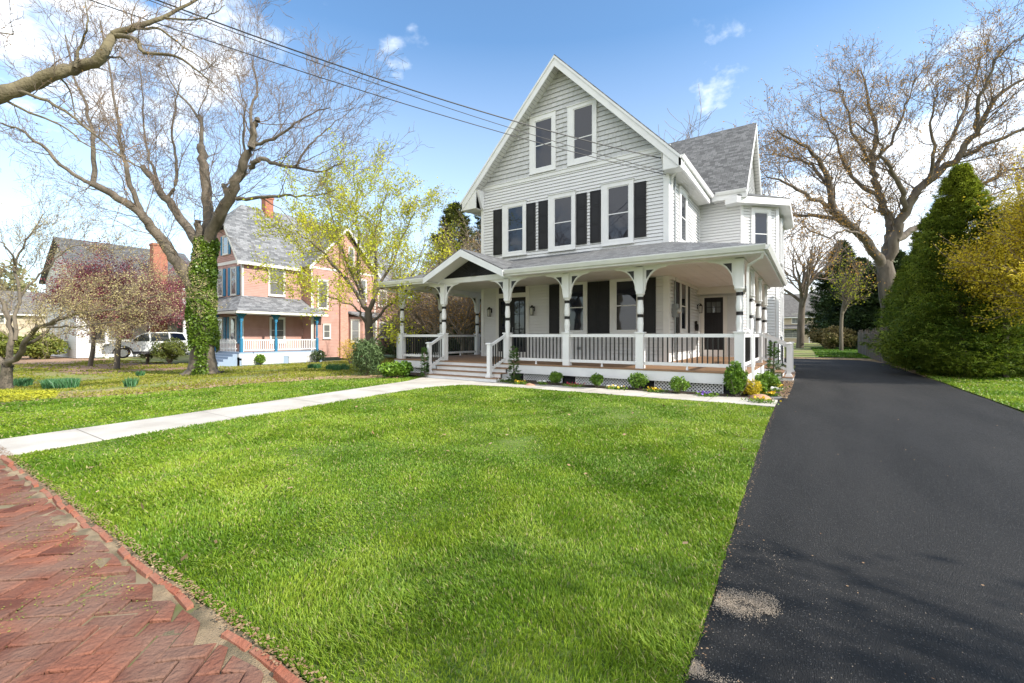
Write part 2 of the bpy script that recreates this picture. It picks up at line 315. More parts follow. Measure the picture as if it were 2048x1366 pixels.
def blob(cx,cy,rx,ry,seed,n=40):
    r=np.random.default_rng(seed); ph=r.random(6)*6.28; am=r.random(6)*np.array([.28,.3,.24,.2,.14,.1]); out=[]
    for i in range(n):
        a=2*math.pi*i/n; k=1+sum(am[j]*math.sin((j+2)*a+ph[j]) for j in range(6)); out.append((cx+rx*k*math.cos(a),cy+ry*k*math.sin(a)))
    return out
# brick pavement in herringbone, laid brick by brick
BRK=mat('paver_red',(.125,.050,.036),(.30,.125,.080),rough=.95,spec=.15,rnd=True,bump=.9,bscale=38,c3=(.20,.115,.085),s3=2.2)
MORT=mat('joint_sand',(.17,.13,.08),(.10,.12,.03),scale=6,rough=1,c3=(.24,.18,.12),s3=1.6)
sheet('brick_joint_sand',[(-14,-2.6),(-.54,-2.6),(-.54,1.03),(-14,1.03)],-.006,MORT,res=.5,wave=.012)
b=MB(); wd=.103; c45=math.cos(R_(42)); s45=math.sin(R_(42))
for i in range(-110,110):
    for j in range(-70,70):
        for k in (0,1):
            ox,oy=i+2*j,i-2*j
            bx=(ox,oy,ox+2,oy+1) if k==0 else (ox,oy+1,ox+1,oy+3)
            mx=(bx[0]+bx[2])/2*wd; my=(bx[1]+bx[3])/2*wd; X=mx*c45-my*s45-5; Y=mx*s45+my*c45-.3
            if not(-13<X<-.62 and -2.3<Y<1.0): continue
            g_=.0045; h=.012+random.uniform(-.005,.005); tl=[random.uniform(-.004,.004) for _ in range(2)]
            if Y>.70 and random.random()<.45: h-=.012
            jt=random.uniform(-.02,.02); cs=[]
            hx=(bx[2]-bx[0])/2*wd-g_; hy=(bx[3]-bx[1])/2*wd-g_; bv=.006
            ring=[]
            for (zz,ins) in ((-.05,0),(h-.005,0),(h,bv)):
                for sx_,sy_ in ((-1,-1),(1,-1),(1,1),(-1,1)):
                    lx=mx+sx_*(hx-ins)+jt*0; ly=my+sy_*(hy-ins)
                    px=lx*c45-ly*s45-5; py=min(lx*s45+ly*c45-.3,.952+.004*math.sin(px*9))
                    ring.append((px,py,zz+tl[0]*sx_*(zz>0)+tl[1]*sy_*(zz>0)+float(gz(px,py))))
            b.add(ring,[(0,1,5,4),(1,2,6,5),(2,3,7,6),(3,0,4,7),(4,5,9,8),(5,6,10,9),(6,7,11,10),(7,4,8,11),(8,9,10,11)])
tag(b.build('brick_pavement',BRK),kind='structure')
EDG=mat('edging_brick',(.28,.085,.045),(.34,.12,.065),rough=.8,rnd=True,bump=.6,bscale=40,c3=(.30,.14,.09),s3=3)
b=MB(); x=-9.6
while x<-.8:
    l=random.uniform(.14,.215); y=.985+random.uniform(-.012,.012); h=.026+random.uniform(-.016,.010); a=random.uniform(-.07,.07); u_=random.uniform(-.006,.006)
    if not random.random()<.16: b.box8([(x,y-.022,-.05),(x+l,y-.022+a*l,-.05),(x+l,y+.026+a*l,-.05),(x,y+.026,-.05),(x+.006,y-.008,h-.006+u_),(x+l-.008,y-.010+a*l,h-.010),(x+l-.010,y+.020+a*l,h+u_),(x+.008,y+.018,h+.004)])
    x+=l+.008
each(b,'edging_brick_row',EDG,None) if False else tag(b.build('brick_edging',EDG),kind='structure')
xs=np.arange(-9.6,-.55,.03); ys=np.arange(.56,1.06,.02); XX,YY=np.meshgrid(xs,ys,indexing='ij'); nx_,ny_=XX.shape
e_=S01((YY-.60)/.38); ZZ=-.021+.021*e_*vnoise(XX,YY,4.1,61)+.016*e_*vnoise(XX,YY,9,62)+.006*vnoise(XX,YY,31,63)+gz(XX,YY)
I=np.arange(nx_*ny_).reshape(nx_,ny_); q=np.stack([I[:-1,:-1],I[1:,:-1],I[1:,1:],I[:-1,1:]],-1).reshape(-1,4)
tag(npmesh('sand_drift',np.stack([XX,YY,ZZ],-1).reshape(-1,3),[q],mat('drift_sand',(.42,.31,.19),(.24,.175,.105),scale=9,rough=1,bump=.8,bscale=120,c3=(.15,.12,.07),s3=4),smooth=True),kind='structure')
# ---------------------------------------------------------------- grass
def blades(name,poly,dens,hgt,mats,seed,label,wmul=1,dzone=None,dead=.06,mx=10**9,h0=.9,hn=1.6):
    r=np.random.default_rng(seed); xs=[p[0] for p in poly]; ys=[p[1] for p in poly]
    x0,x1,y0,y1=min(xs),max(xs),min(ys),max(ys); A=(x1-x0)*(y1-y0)
    n=int(A*dens(1.0)); n=min(n,6000000)
    x=r.uniform(x0,x1,n).astype(np.float32); y=r.uniform(y0,y1,n).astype(np.float32)
    D=x*FW[0]+y*FW[1]; dist=np.hypot(x,y)
    keep=(D>.7)&(np.abs(x*RT[0]+y*RT[1])<D*1.45+.8)&(r.random(n)*dens(1.0)<dens(dist))
    x,y,dist=x[keep],y[keep],dist[keep]; k=inpoly(x,y,poly); x,y,dist=x[k],y[k],dist[k]
    if dzone is not None: k=dzone(x,y)>r.random(len(x)); x,y,dist=x[k],y[k],dist[k]
    n=len(x); c1=vnoise(x,y,hn,seed); c2=vnoise(x,y,5.5,seed+1)
    h=hgt*(.55+h0*c1*.8+.35*c2)*r.uniform(.55,1.25,n); wdt=np.maximum(.0016,.00115*dist)*r.uniform(.7,1.3,n)*wmul
    la=vnoise(x,y,1.3,seed+2)*9+r.normal(0,1.3,n); le=h*(.25+.7*vnoise(x,y,2.3,seed+3))*r.uniform(.3,1.5,n)
    lx,ly=np.cos(la)*le,np.sin(la)*le; fa=r.uniform(0,np.pi,n); wx,wy=np.cos(fa)*wdt,np.sin(fa)*wdt
    z=gz(x,y)-.004+.03*0
    V=np.empty((n,5,3),np.float32)
    V[:,0]=np.stack([x-wx,y-wy,z],1); V[:,1]=np.stack([x+wx,y+wy,z],1)
    V[:,2]=np.stack([x+wx*.8+lx*.35,y+wy*.8+ly*.35,z+h*.6],1); V[:,3]=np.stack([x-wx*.8+lx*.35,y-wy*.8+ly*.35,z+h*.6],1)
    V[:,4]=np.stack([x+lx,y+ly,z+h*.97],1)
    i=np.arange(n)[:,None]*5; q=i+np.array([[0,1,2,3]]); t=i+np.array([[3,2,4]])
    rn=np.clip(.5*vnoise(x,y,.9,seed+5)+.35*vnoise(x,y,3.,seed+6)+r.normal(0,.14,n)+.08,0,.86); rn[r.random(n)<dead]=1.0
    o=npmesh(name,V.reshape(-1,3),[q,t],mats,rnd=np.concatenate([rn,rn])); tag(o,label,'grass',kind='stuff'); return n
def grass_mat(name,stops,tr=.35,rough=.5):
    m=mat(name,stops[0][1],stops[1][1],rnd=True,rough=rough,transl=tr,spec=.35)
    r=[n for n in m.node_tree.nodes if n.type=='VALTORGB'][0].color_ramp
    while len(r.elements)>1: r.elements.remove(r.elements[-1])
    r.elements[0].position=stops[0][0]; r.elements[0].color=(*stops[0][1],1)
    for p,c in stops[1:]: e=r.elements.new(p); e.color=(*c,1)
    return m
GR=grass_mat('grass_sod',[(0,(.075,.165,.012)),(.45,(.155,.275,.018)),(.8,(.31,.415,.04)),(.93,(.34,.44,.045)),(1,(.45,.40,.18))])
den=lambda d: np.minimum(16000,52000/np.maximum(np.asarray(d,float),.8)**1.45)
blades('lawn_grass',lawnA,lambda d:1.35*den(d),.031,GR,11,'long bright green grass of the front lawn between path and driveway')
blades('lawn_grass',lawnB,lambda d:.9*den(d),.030,GR,21,'bright green grass strip left of the concrete path')
blades('lawn_grass',lawnC,lambda d:.6*den(np.maximum(np.asarray(d,float),7.)),.05,GR,31,'green grass right of the driveway')
GR2=grass_mat('grass_thin',[(0,(.16,.20,.02)),(.5,(.27,.29,.03)),(.9,(.36,.33,.08)),(1,(.40,.30,.16))])
yardN=[(-9.6,10.9),(-13.5,12.8),(-18,26),(-29,26),(-29,13),(-45,12),(-45,-1),(-17.2,1)]+[(p[0]-.1,p[1]+.15) for p in LB]
blades('thin_grass',yardN,lambda d:.30*den(np.maximum(np.asarray(d,float),7.)),.045,GR2,41,'thin yellow green mossy grass of the neighbouring yard',dzone=lambda x,y:np.clip(vnoise(x,y,.5,91)*2.4-.55,0.05,1))
GR3=grass_mat('grass_dark',[(0,(.05,.12,.01)),(.85,(.13,.24,.02)),(1,(.25,.25,.08))])
blades('back_grass',[(.4,33.6),(3,33.4),(6,60),(0,60)],lambda d:.5*den(np.maximum(np.asarray(d,float),25.)),.07,GR3,51,'green grass beyond the end of the driveway')
# ================================================================ THE WHITE HOUSE
def clipz(poly,z0,z1):
    def cl(P,zc,up):
        out=[]
        for i in range(len(P)):
            a,b_=P[i],P[(i+1)%len(P)]; ia=(a[1]>=zc) if up else (a[1]<=zc); ib=(b_[1]>=zc) if up else (b_[1]<=zc)
            if ia: out.append(a)
            if ia!=ib: t=(zc-a[1])/(b_[1]-a[1]); out.append((a[0]+t*(b_[0]-a[0]),zc))
        return out
    P=cl(poly,z0,True)
    return cl(P,z1,False) if P else P
def clap(mb,w,poly,ex=.112,lip=.028,d=0.,shake=False):
    z0=min(p[1] for p in poly); z1=max(p[1] for p in poly); z=z0; k=0
    while z<z1-1e-4:
        zt=min(z+ex,z1); P=clipz(poly,z,zt-(.012 if zt<z1-1e-4 else 0))
        if len(P)>=3:
            xs=[p[0] for p in P]; a0,a1=min(xs),max(xs)
            if shake:
                c=a0-random.random()*.2
                while c<a1:
                    wd_=random.choice((.12,.16,.2,.25)); e0,e1=max(c,a0),min(c+wd_-.006,a1); c+=wd_
                    if e1-e0<.01: continue
                    Q=[(min(max(p[0],e0),e1),p[1]) for p in P] if False else None
                    # clip in s
                    def cs(P,sc_,up):
                        out=[]
                        for i in range(len(P)):
                            a,b_=P[i],P[(i+1)%len(P)]; ia=(a[0]>=sc_) if up else (a[0]<=sc_); ib=(b_[0]>=sc_) if up else (b_[0]<=sc_)
                            if ia: out.append(a)
                            if ia!=ib: t=(sc_-a[0])/(b_[0]-a[0]); out.append((sc_,a[1]+t*(b_[1]-a[1])))
                        return out
                    Q=cs(P,e0,True); Q=cs(Q,e1,False) if len(Q)>=3 else Q
                    if len(Q)<3: continue
                    r=random.random(); lp=lip*(.85+.3*r)
                    mb.poly([w(s,zz,d+lp*(1-(zz-z)/ex)) for s,zz in Q],r)
                    bs=[s for s,zz in Q if abs(zz-z)<1e-6]
                    if len(bs)>=2: mb.poly([w(min(bs),z,d-.02),w(max(bs),z,d-.02),w(max(bs),z,d+lp),w(min(bs),z,d+lp)],r)
            else:
                mb.poly([w(s,zz,d+lip*(1-(zz-z)/ex)) for s,zz in P])
                bs=[s for s,zz in P if abs(zz-z)<1e-6]
                if len(bs)>=2: mb.poly([w(min(bs),z,d-.02),w(max(bs),z,d-.02),w(max(bs),z,d+lip),w(min(bs),z,d+lip)])
        z=zt; k+=1
    mb.poly([w(s,z,d-.03) for s,z in poly],.5)
house=thing('farmhouse','light grey clapboard farmhouse with steep front gable, black shutters and white wraparound porch','house',(-7.28,14.15,.1))
WF=W(0,14.15,1,0,0,-1)          # front wall: s = X
WR=W(-3.66,0,0,1,1,0)           # right wall of the front wing: s = Y
WC=W(0,18.85,1,0,0,-1)          # cross wing front
WG=W(-2.2,0,0,1,1,0)            # cross wing gable end
WL=W(-10.9,0,0,1,-1,0)
def wall(w,poly,m=SIDE,name='wall',parent=None,**k):
    b=MB(); clap(b,w,poly,**k); return b.build(name,m,parent or house)
wall(WF,[(-10.9,.6),(-3.66,.6),(-3.66,7.18),(-10.9,7.18)])
wall(WR,[(14.15,.6),(18.85,.6),(18.85,6.92),(14.15,6.92)])
wall(WC,[(-3.66,.6),(-2.2,.6),(-2.2,7.0),(-3.66,7.0)])
wall(WL,[(14.15,.6),(27,.6),(27,6.95),(14.15,6.95)])
wall(W(0,27,1,0,0,1),[(-10.9,.2),(-2.2,.2),(-2.2,6.9),(-7.3,10.9),(-10.9,6.9)])
RZ=11.20; GX=-7.4; SL=1.047
def rz(x): return RZ-SL*abs(x-GX)                 # roof top at X (front wing)
wall(WF,[(-10.9,7.27),(-3.66,7.27),(-3.7,rz(-3.7)-.18),(GX,RZ-.18),(-10.9,rz(-10.9)-.18)],SHAKE,'gable_wall',ex=.165,lip=.034,shake=True)
# cross gable end wall above the bay roof
CR=(22.0,10.7)
wall(WG,[(18.85,6.5),(25.15,6.5),(25.15,7.0),(22,10.45),(18.85,7.0)],SHAKE,'gable_wall',ex=.165,lip=.034,shake=True)
b=MB(); b.wb(WF,-10.95,-3.60,7.16,7.28,0,.05); b.wb(WF,-10.97,-3.58,7.28,7.305,0,.075); each(b,'belt_trim',TRIM,house)
b=MB(); b.wb(WF,-10.93,-10.8,.6,7.16,0,.045); b.build('corner_board',TRIM,house)
b=MB(); b.wb(WF,-3.8,-3.625,.6,7.16,0,.045); b.wb(WR,14.115,14.27,.6,6.9,.001,.038); b.build('corner_board',TRIM,house)
b=MB(); b.wb(WR,18.72,18.82,.6,6.9,0,.03); b.build('corner_board',TRIM,house)
b=MB(); b.wb(WF,-10.8,-10.2,.6,.72,0,.03); b.wb(WF,-8.69,-3.8,.6,.72,0,.03); b.wb(WR,14.27,18.7,.6,.74,0,.03); each(b,'base_board',TRIM,house)
# ---- windows
def window(w,f,g,mid=.5,parent=house,gm=GLASS,sill=True,muntin=None,m=TRIM):
    a0,a1,z0,z1=f; b0,b1,c0,c1=g
    b=MB(); T=.075
    b.wb(w,a0,b0-.03,z0,z1,.001,T); b.wb(w,b1+.03,a1,z0,z1,.001,T); b.wb(w,b0-.03,b1+.03,c1+.03,z1,.001,T); b.wb(w,b0-.03,b1+.03,z0,c0-.03,.001,T)
    b.wb(w,a0-.02,a1+.02,z1,z1+.025,.001,T+.03)
    if sill: b.wb(w,a0-.015,a1+.015,z0-.03,z0,.001,T+.03)
    fr=b.build('window',m,parent)
    b=MB(); zm=c0+(c1-c0)*mid; s=.03
    for (q0,q1,r0,r1,d) in ((b0-.03,b0,c0-.03,c1+.03,.055),(b1,b1+.03,c0-.03,c1+.03,.055),(b0,b1,c1,c1+.03,.055),(b0,b1,c0-.03,c0,.055),(b0,b1,zm-s/2,zm+s/2,.053)):
        b.wb(w,q0,q1,r0,r1,.012,d)
    if muntin:
        for i in range(1,muntin[0]): x=b0+(b1-b0)*i/muntin[0]; b.wb(w,x-.008,x+.008,c0,c1,.012,.051)
        for i in range(1,muntin[1]): x=c0+(c1-c0)*i/muntin[1]; b.wb(w,b0,b1,x-.008,x+.008,.012,.050)
    b.build('sash',m,fr)
    b=MB(); b.poly([w(b0,c0,.045),w(b1,c0,.045),w(b1,c1,.045),w(b0,c1,.045)]); b.build('pane',gm,fr)
    return fr
for f,g,md in (((-9.88,-8.80,4.46,6.45),(-9.61,-8.97,4.62,6.27),.49),((-7.86,-6.79,4.44,6.45),(-7.60,-6.95,4.60,6.28),.49),((-5.83,-4.73,4.42,6.46),(-5.58,-4.91,4.60,6.29),.49),
             ((-8.65,-7.56,7.37,9.44),(-8.39,-7.74,7.55,9.24),.48),((-7.09,-6.00,7.36,9.41),(-6.83,-6.17,7.56,9.26),.40)):
    window(WF,f,g,md)
window(WF,(-7.40,-6.34,1.47,3.30),(-7.20,-6.50,1.60,3.17),.5); window(WF,(-5.53,-4.43,1.47,3.32),(-5.30,-4.64,1.60,3.18),.5)
window(WR,(15.40,16.45,4.52,6.36),(15.60,16.25,4.68,6.18),.5); window(WR,(15.42,16.47,1.50,3.34),(15.60,16.27,1.65,3.18),.5)
def shutter(w,a0,a1,z0,z1,n=3,parent=house):
    b=MB(); b.wb(w,a0,a1,z0,z1,.02,.045); r=.045; hs=[z0+r,z0+(z1-z0)*.36,z0+(z1-z0)*.70,z1-r] if n==3 else [z0+r,(z0+z1)/2,z1-r]
    b.wb(w,a0,a0+r,z0,z1,.045,.055); b.wb(w,a1-r,a1,z0,z1,.045,.055)
    for i,h in enumerate(hs):
        q0=h if i==0 else h-.025; q0=z0 if i==0 else q0; q1=z1 if i==len(hs)-1 else h+.025
        if i==0: q1=z0+r
        if i==len(hs)-1: q0=z1-r
        b.wb(w,a0+r,a1-r,q0,q1,.045,.055)
    for i in range(len(hs)-1):
        q0=(z0+r if i==0 else hs[i]+.025)+.02; q1=(z1-r if i==len(hs)-2 else hs[i+1]-.025)-.02
        b.wb(w,a0+r+.018,a1-r-.018,q0,q1,.045,.053)
    return b.build('shutter',BLACK,parent)
for a0,a1 in ((-10.32,-9.91),(-8.80,-8.41),(-8.28,-7.89),(-6.76,-6.37),(-6.24,-5.86),(-4.71,-4.33)): shutter(WF,a0,a1,4.56,6.32)
for a0,a1 in ((-7.83,-7.43),(-6.33,-5.945),(-5.935,-5.55),(-4.41,-4.03)): shutter(WF,a0,a1,1.49,3.24,2)
for a0,a1 in ((14.98,15.38),(16.5,16.9)): shutter(WR,a0,a1,1.5,3.26,2)
# ---- doors
def door_case(w,a0,a1,z1,m=BEIGE):
    b=MB(); b.wb(w,a0,a0+.14,.6,z1,.001,.05); b.wb(w,a1-.14,a1,.6,z1,.001,.05); b.wb(w,a0+.14,a1-.14,z1-.06,z1,.001,.05); return b.build('door_frame',m,house)
door_case(WF,-10.2,-8.69,3.46)
b=MB(); b.wb(WF,-10.06,-8.83,2.86,3.03,.001,.05); b.wb(WF,-10.06,-8.83,.6,.8,.001,.07); each(b,'door_frame',BEIGE,house)
b=MB(); b.wb(WF,-10.06,-8.83,3.03,3.40,.001,.031); fr=b.build('transom_window',BLACK,house)
b=MB(); b.poly([WF(-10.0,3.07,.034),WF(-8.89,3.07,.034),WF(-8.89,3.36,.034),WF(-10.0,3.36,.034)]); b.build('pane',GLASS,fr)
for a0,a1 in ((-10.06,-9.45),(-9.44,-8.83)):
    b=MB(); g0,g1,h0,h1=a0+.1,a1-.07,1.0,2.72
    b.wb(WF,a0,g0,.8,2.86,.001,.045); b.wb(WF,g1,a1,.8,2.86,.001,.045); b.wb(WF,g0,g1,.8,h0,.001,.045); b.wb(WF,g0,g1,h1,2.86,.001,.045)
    x=(g0+g1)/2; b.wb(WF,x-.012,x+.012,h0,h1,.01,.042)
    for i in (1,2): z=h0+(h1-h0)*i/3+.08; b.wb(WF,g0,g1,z-.012,z+.012,.01,.041)
    dr=b.build('door',BLACK,house)
    b=MB(); b.poly([WF(g0,h0,.031),WF(g1,h0,.031),WF(g1,h1,.031),WF(g0,h1,.031)]); b.build('pane',GLASS,dr)
    if a0>-9.6:
        b=MB(); b.tube([WF(a0+.05,1.72,.035),WF(a0+.05,1.72,.08),WF(a0+.05,1.55,.09)],.012,8); b.build('handle',GREYMETAL,dr)
door_case(WC,-3.62,-2.66,2.96)
b=MB(); D0,D1=-3.50,-2.78; b.wb(WC,D0,D1,.86,2.90,.001,.032)
G0,G1,H0,H1=-3.40,-2.88,2.30,2.74
dr=b.build('door',BLACK,house)
b=MB()
for i in range(3):
    for j in range(2):
        x0=G0+(G1-G0)*i/3+.012; x1=G0+(G1-G0)*(i+1)/3-.012; z0=H0+(H1-H0)*j/2+.012; z1=H0+(H1-H0)*(j+1)/2-.012
        b.poly([WC(x0,z0,.034),WC(x1,z0,.034),WC(x1,z1,.034),WC(x0,z1,.034)])
b.build('pane',GLASS2,dr)
b=MB()
for i in range(6): x=D0+.06+(D1-D0-.12)*i/5; b.wb(WC,x-.006,x+.006,.9,2.2,.03,.036)
b.wb(WC,G0-.04,G1+.04,2.22,2.26,.03,.045); b.build('door_panel',BLACK,dr)
b=MB(); b.wb(WC,-3.5,-2.78,.6,.86,.001,.06); b.build('door_sill',TRIM,house)
# ---- roofs
X0,X1=-11.62,-3.18; Y0=13.70
b=MB(); th=.05
b.slab([(X1,Y0,rz(X1)),(-3.13,18.4,rz(-3.13)),(-6.87,22,rz(-6.87)),(GX,22,RZ),(GX,Y0,RZ)],th)
b.slab([(GX,22,RZ),(-6.87,22,rz(-6.87)),(-3.13,25.6,rz(-3.13)),(X1,27.4,rz(X1)),(GX,27.4,RZ)],th)
b.slab([(X0,27.4,rz(X0)),(X0,Y0,rz(X0)),(GX,Y0,RZ),(GX,27.4,RZ)],th)
b.slab([(-1.95,18.4,6.84),(-1.95,22,10.68),(-6.87,22,rz(-6.87)),(-3.10,18.4,6.84)],th)
b.slab([(-1.95,22,10.68),(-1.95,25.6,6.84),(-3.10,25.6,6.84),(-6.87,22,rz(-6.87))],th)
b.build('roof',ROOF,house)
b=MB()
for sgn,xe in ((1,X1),(-1,X0)):            # rake boards, a wide board with a thin crown strip
    n=(GX,RZ-.05); e=(xe,rz(xe)-.05)
    b.prism(W(0,Y0,1,0,0,-1),[n,e,(e[0],e[1]-.36),(n[0],n[1]-.36)] if sgn>0 else [e,n,(n[0],n[1]-.36),(e[0],e[1]-.36)],-.03,.01)
    b.prism(W(0,Y0,1,0,0,-1),[n,e,(e[0],e[1]-.09),(n[0],n[1]-.09)] if sgn>0 else [e,n,(n[0],n[1]-.09),(e[0],e[1]-.09)],.01,.04)
for zz,sg in ((0,1),):
    b.prism(WGx:=W(-1.95,0,0,1,1,0),[(18.4,6.79),(22,10.63),(22,10.35),(18.4,6.51)],-.03,.012); b.prism(WGx,[(22,10.63),(25.6,6.79),(25.6,6.51),(22,10.35)],-.03,.012)
each(b,'rake_trim',TRIM,house)
b=MB()                                      # sloping slatted soffit under the overhangs
def soff(p0,p1,p2,p3,n):                    # quad with n grooved strips from p0-p1 to p3-p2
    for i in range(n):
        f0=i/n; f1=(i+1)/n-.004/ (1 if n<2 else 1)*.0; l=lambda a,b_,t:tuple(a[k]+(b_[k]-a[k])*t for k in range(3))
        q=[l(p0,p3,f0),l(p1,p2,f0),l(p1,p2,f1-.12/n),l(p0,p3,f1-.12/n)]; b.poly(q)
        q2=[l(p0,p3,f1-.12/n),l(p1,p2,f1-.12/n),l(p1,p2,f1),l(p0,p3,f1)]; b.poly([(x,y,z+.012) for x,y,z in q2])
for xe in (X0,X1):
    b=MB(); h=.30; soff((GX,Y0,RZ-h),(GX,14.16,RZ-h),(xe,14.16,rz(xe)-h),(xe,Y0,rz(xe)-h),46)
    b.build('soffit',SOFF,house); b=MB(); xi=-10.9 if xe<GX else -3.66
    soff((xe,14.16,rz(xe)-h),(xi,14.16,rz(xe)-h-.04),(xi,18.4 if xe>GX else 27,rz(xe)-h-.04),(xe,18.4 if xe>GX else 27,rz(xe)-h),36)
    b.build('soffit',SOFF,house)
b=MB()
soff((-3.1,18.38,6.52),(-3.1,18.86,6.54),(-1.95,18.86,6.54),(-1.95,18.38,6.52),8)
b.build('soffit',SOFF,house); b=MB(); soff((-2.2,18.6,6.84),(-1.955,18.6,6.84),(-1.955,22,10.5),(-2.2,22,10.5),30); b.build('soffit',SOFF,house); b=MB(); soff((-2.2,25.5,6.80),(-1.955,25.5,6.80),(-1.955,22,10.5),(-2.2,22,10.5),30)
b.build('soffit',SOFF,house)
# gutters, fascia and downspouts
def gutter(p,q,out,h=.11,wd_=.11,name='gutter'):
    b=MB(); o=np.array([out[0],out[1],0.]); prof=[(0,0),(.0,-h),(wd_*.55,-h),(wd_*.8,-h*.55),(wd_,-.02),(wd_,0),(wd_-.012,0),(wd_-.012,-.02),(.012,-.02)]
    P,Q=np.array(p,float),np.array(q,float); n=len(prof)
    v=[P+o*a+np.array([0,0,c]) for a,c in prof]+[Q+o*a+np.array([0,0,c]) for a,c in prof]
    b.add(v,[(i,(i+1)%n,n+(i+1)%n,n+i) for i in range(n)]+[tuple(range(n)),tuple(range(2*n-1,n-1,-1))]); return b.build(name,TRIM,house)
gutter((X1-.02,Y0+.0,rz(X1)-.01),(-3.15,18.3,rz(-3.15)-.01),(1,0)); gutter((X0+.02,Y0,rz(X0)-.01),(X0+.02,27,rz(X0)-.01),(-1,0)); gutter((-3.0,18.42,6.83),(-1.97,18.42,6.83),(0,-1))
b=MB(); b.box(-3.24,-3.18,13.69,18.35,rz(X1)-.34,rz(X1)-.06); b.box(X0+.0,X0+.05,13.69,27,rz(X0)-.34,rz(X0)-.06); b.box(-3.15,-1.96,18.42,18.47,6.52,6.8); each(b,'fascia',TRIM,house)
b=MB()                                      # tapered knee brackets under the gable ends
for x0_,sg in ((-10.84,1),(-3.74,-1)):
    b.prism(W(x0_,0,0,1,-1,0),[(14.13,6.35),(14.13,7.12),(13.72,7.12),(14.0,6.5)],-.05,.05)
each(b,'gable_bracket',TRIM,house)
b=MB()
b.prism(W(0,13.72,1,0,0,-1),[(-3.70,rz(X1)-.37),(X1,rz(X1)-.37),(X1,rz(X1)-.2),(-3.70,rz(-3.7)-.35)],-.02,0); b.prism(W(0,13.72,1,0,0,-1),[(X0,rz(X0)-.37),(-10.88,rz(X0)-.37),(-10.88,rz(-10.88)-.35),(X0,rz(X0)-.2)],-.02,0); b.box(-3.70,X1,13.74,14.15,rz(X1)-.375,rz(X1)-.36); b.box(X0,-10.88,13.74,14.15,rz(X0)-.375,rz(X0)-.36); each(b,'eave_return',TRIM,house)
def spout(pts,r=.038,parent=house):
    b=MB(); b.tube(pts,r,4); return b.build('downspout',TRIM,parent)
spout([(-3.16,14.0,6.72),(-3.2,14.05,6.55),(-3.55,14.25,6.35),(-3.59,14.33,6.2),(-3.59,14.33,4.34)])
spout([(-.80,10.42,3.14),(-.84,10.5,3.02),(-1.12,10.9,2.93),(-1.14,10.95,2.8),(-1.14,10.95,1.55),(-1.04,10.82,1.42),(-1.02,10.80,.40),(-.98,10.74,.26)],.034)
spout([(-12.5,10.6,3.1),(-12.45,10.7,3.0),(-12.15,11.1,2.9),(-12.16,11.12,2.7),(-12.16,11.12,1.5),(-12.3,11.0,1.4),(-12.3,11,.2)],.034)
# ---- bay on the right (chamfered wing end with its own low roof)
k_=1.14; W45=W(-2.2,18.85,.7071,.7071,.7071,-.7071); WS=W(-1.06,0,0,1,1,0); W46=W(-1.06,24.01,-.7071,.7071,.7071,.7071)
LB45=k_*1.4142
bay=house
wall(W45,[(0,.2),(LB45,.2),(LB45,6.45),(0,6.45)]); wall(WS,[(19.99,.2),(24.01,.2),(24.01,6.45),(19.99,6.45)]); wall(W46,[(0,.2),(LB45,.2),(LB45,6.45),(0,6.45)])
b=MB(); b.wb(W45,-.02,.09,.3,6.4,0,.045); b.wb(W45,LB45-.1,LB45+.03,.2,6.4,0,.045); b.wb(WS,19.98,20.1,.2,6.4,0,.044); b.wb(WS,23.9,24.02,.2,6.4,0,.044); each(b,'corner_board',TRIM,house)
window(W45,(.42,1.27,4.35,6.25),(.58,1.10,4.5,6.08),.5); window(WS,(21.3,22.4,4.4,6.2),(21.5,22.2,4.55,6.0),.5); window(WS,(21.3,22.4,1.4,3.2),(21.5,22.2,1.6,3.0),.5)
ov=.42; pts=[(-2.55,18.42),(-.90,19.99-.20-ov*.6),(-1.06+ov,24.2),(-2.3,25.6)]
pts=[(-2.68,18.55),(-2.25,18.28),(-1.06+ov,19.87),(-1.06+ov,24.13),(-2.2,25.7)]
b=MB(); top=[(x,y,6.62) for x,y in pts[1:]]+[(-2.2,24.6,6.95),(-2.2,19.2,6.95)]
b.slab([(pts[1][0],pts[1][1],6.62),(pts[2][0],pts[2][1],6.62),(-2.2,19.6,7.0),(-2.2,18.9,6.85)],.04)
b.slab([(pts[2][0],pts[2][1],6.62),(pts[3][0],pts[3][1],6.62),(-2.2,24.4,7.0),(-2.2,19.6,7.0)],.04)
b.slab([(pts[3][0],pts[3][1],6.62),(pts[4][0],pts[4][1],6.62),(-2.2,25.1,6.85),(-2.2,24.4,7.0)],.04); b.build('bay_roof',ROOF,house)
b=MB(); fa=[(-2.68,18.42)]+pts[1:]
b.slab([(x,y,6.58) for x,y in fa]+[(-2.68,25.5,6.58)],.24); b.build('bay_eave',TRIM,house)
# ---- porch
DZ=.6
b=MB(); DX0,DX1,DY0=-12.25,-1.12,10.78
def planks(x0,x1,y0,y1):
    y=y0
    while y<y1-.01: b.box(x0,x1,y,min(y+.137,y1),DZ-.035,DZ); y+=.14
planks(DX0,DX1,DY0,14.14); planks(-3.65,DX1,14.15,18.84); planks(DX0,-10.91,14.15,19)
b.build('porch_deck',DECK,house)
b=MB(); WD=W(0,10.82,1,0,0,-1)
b.wb(WD,DX0+.03,-9.97,.33,.565,0,.03); b.wb(WD,-7.24,DX1-.03,.33,.565,0,.03)
WDR=W(-1.16,0,0,1,1,0); b.wb(WDR,10.79,14.93,.33,.564,0,.03); b.wb(WDR,17.37,18.9,.33,.564,0,.03); b.wb(W(-12.21,0,0,1,-1,0),10.79,19,.33,.564,0,.03); each(b,'skirt_board',TRIM,house)
b=MB()
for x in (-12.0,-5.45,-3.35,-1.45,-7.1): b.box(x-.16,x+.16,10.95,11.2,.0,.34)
for y in (13.1,15.1,17.5): b.box(-1.5,-1.22,y-.15,y+.15,0,.34)
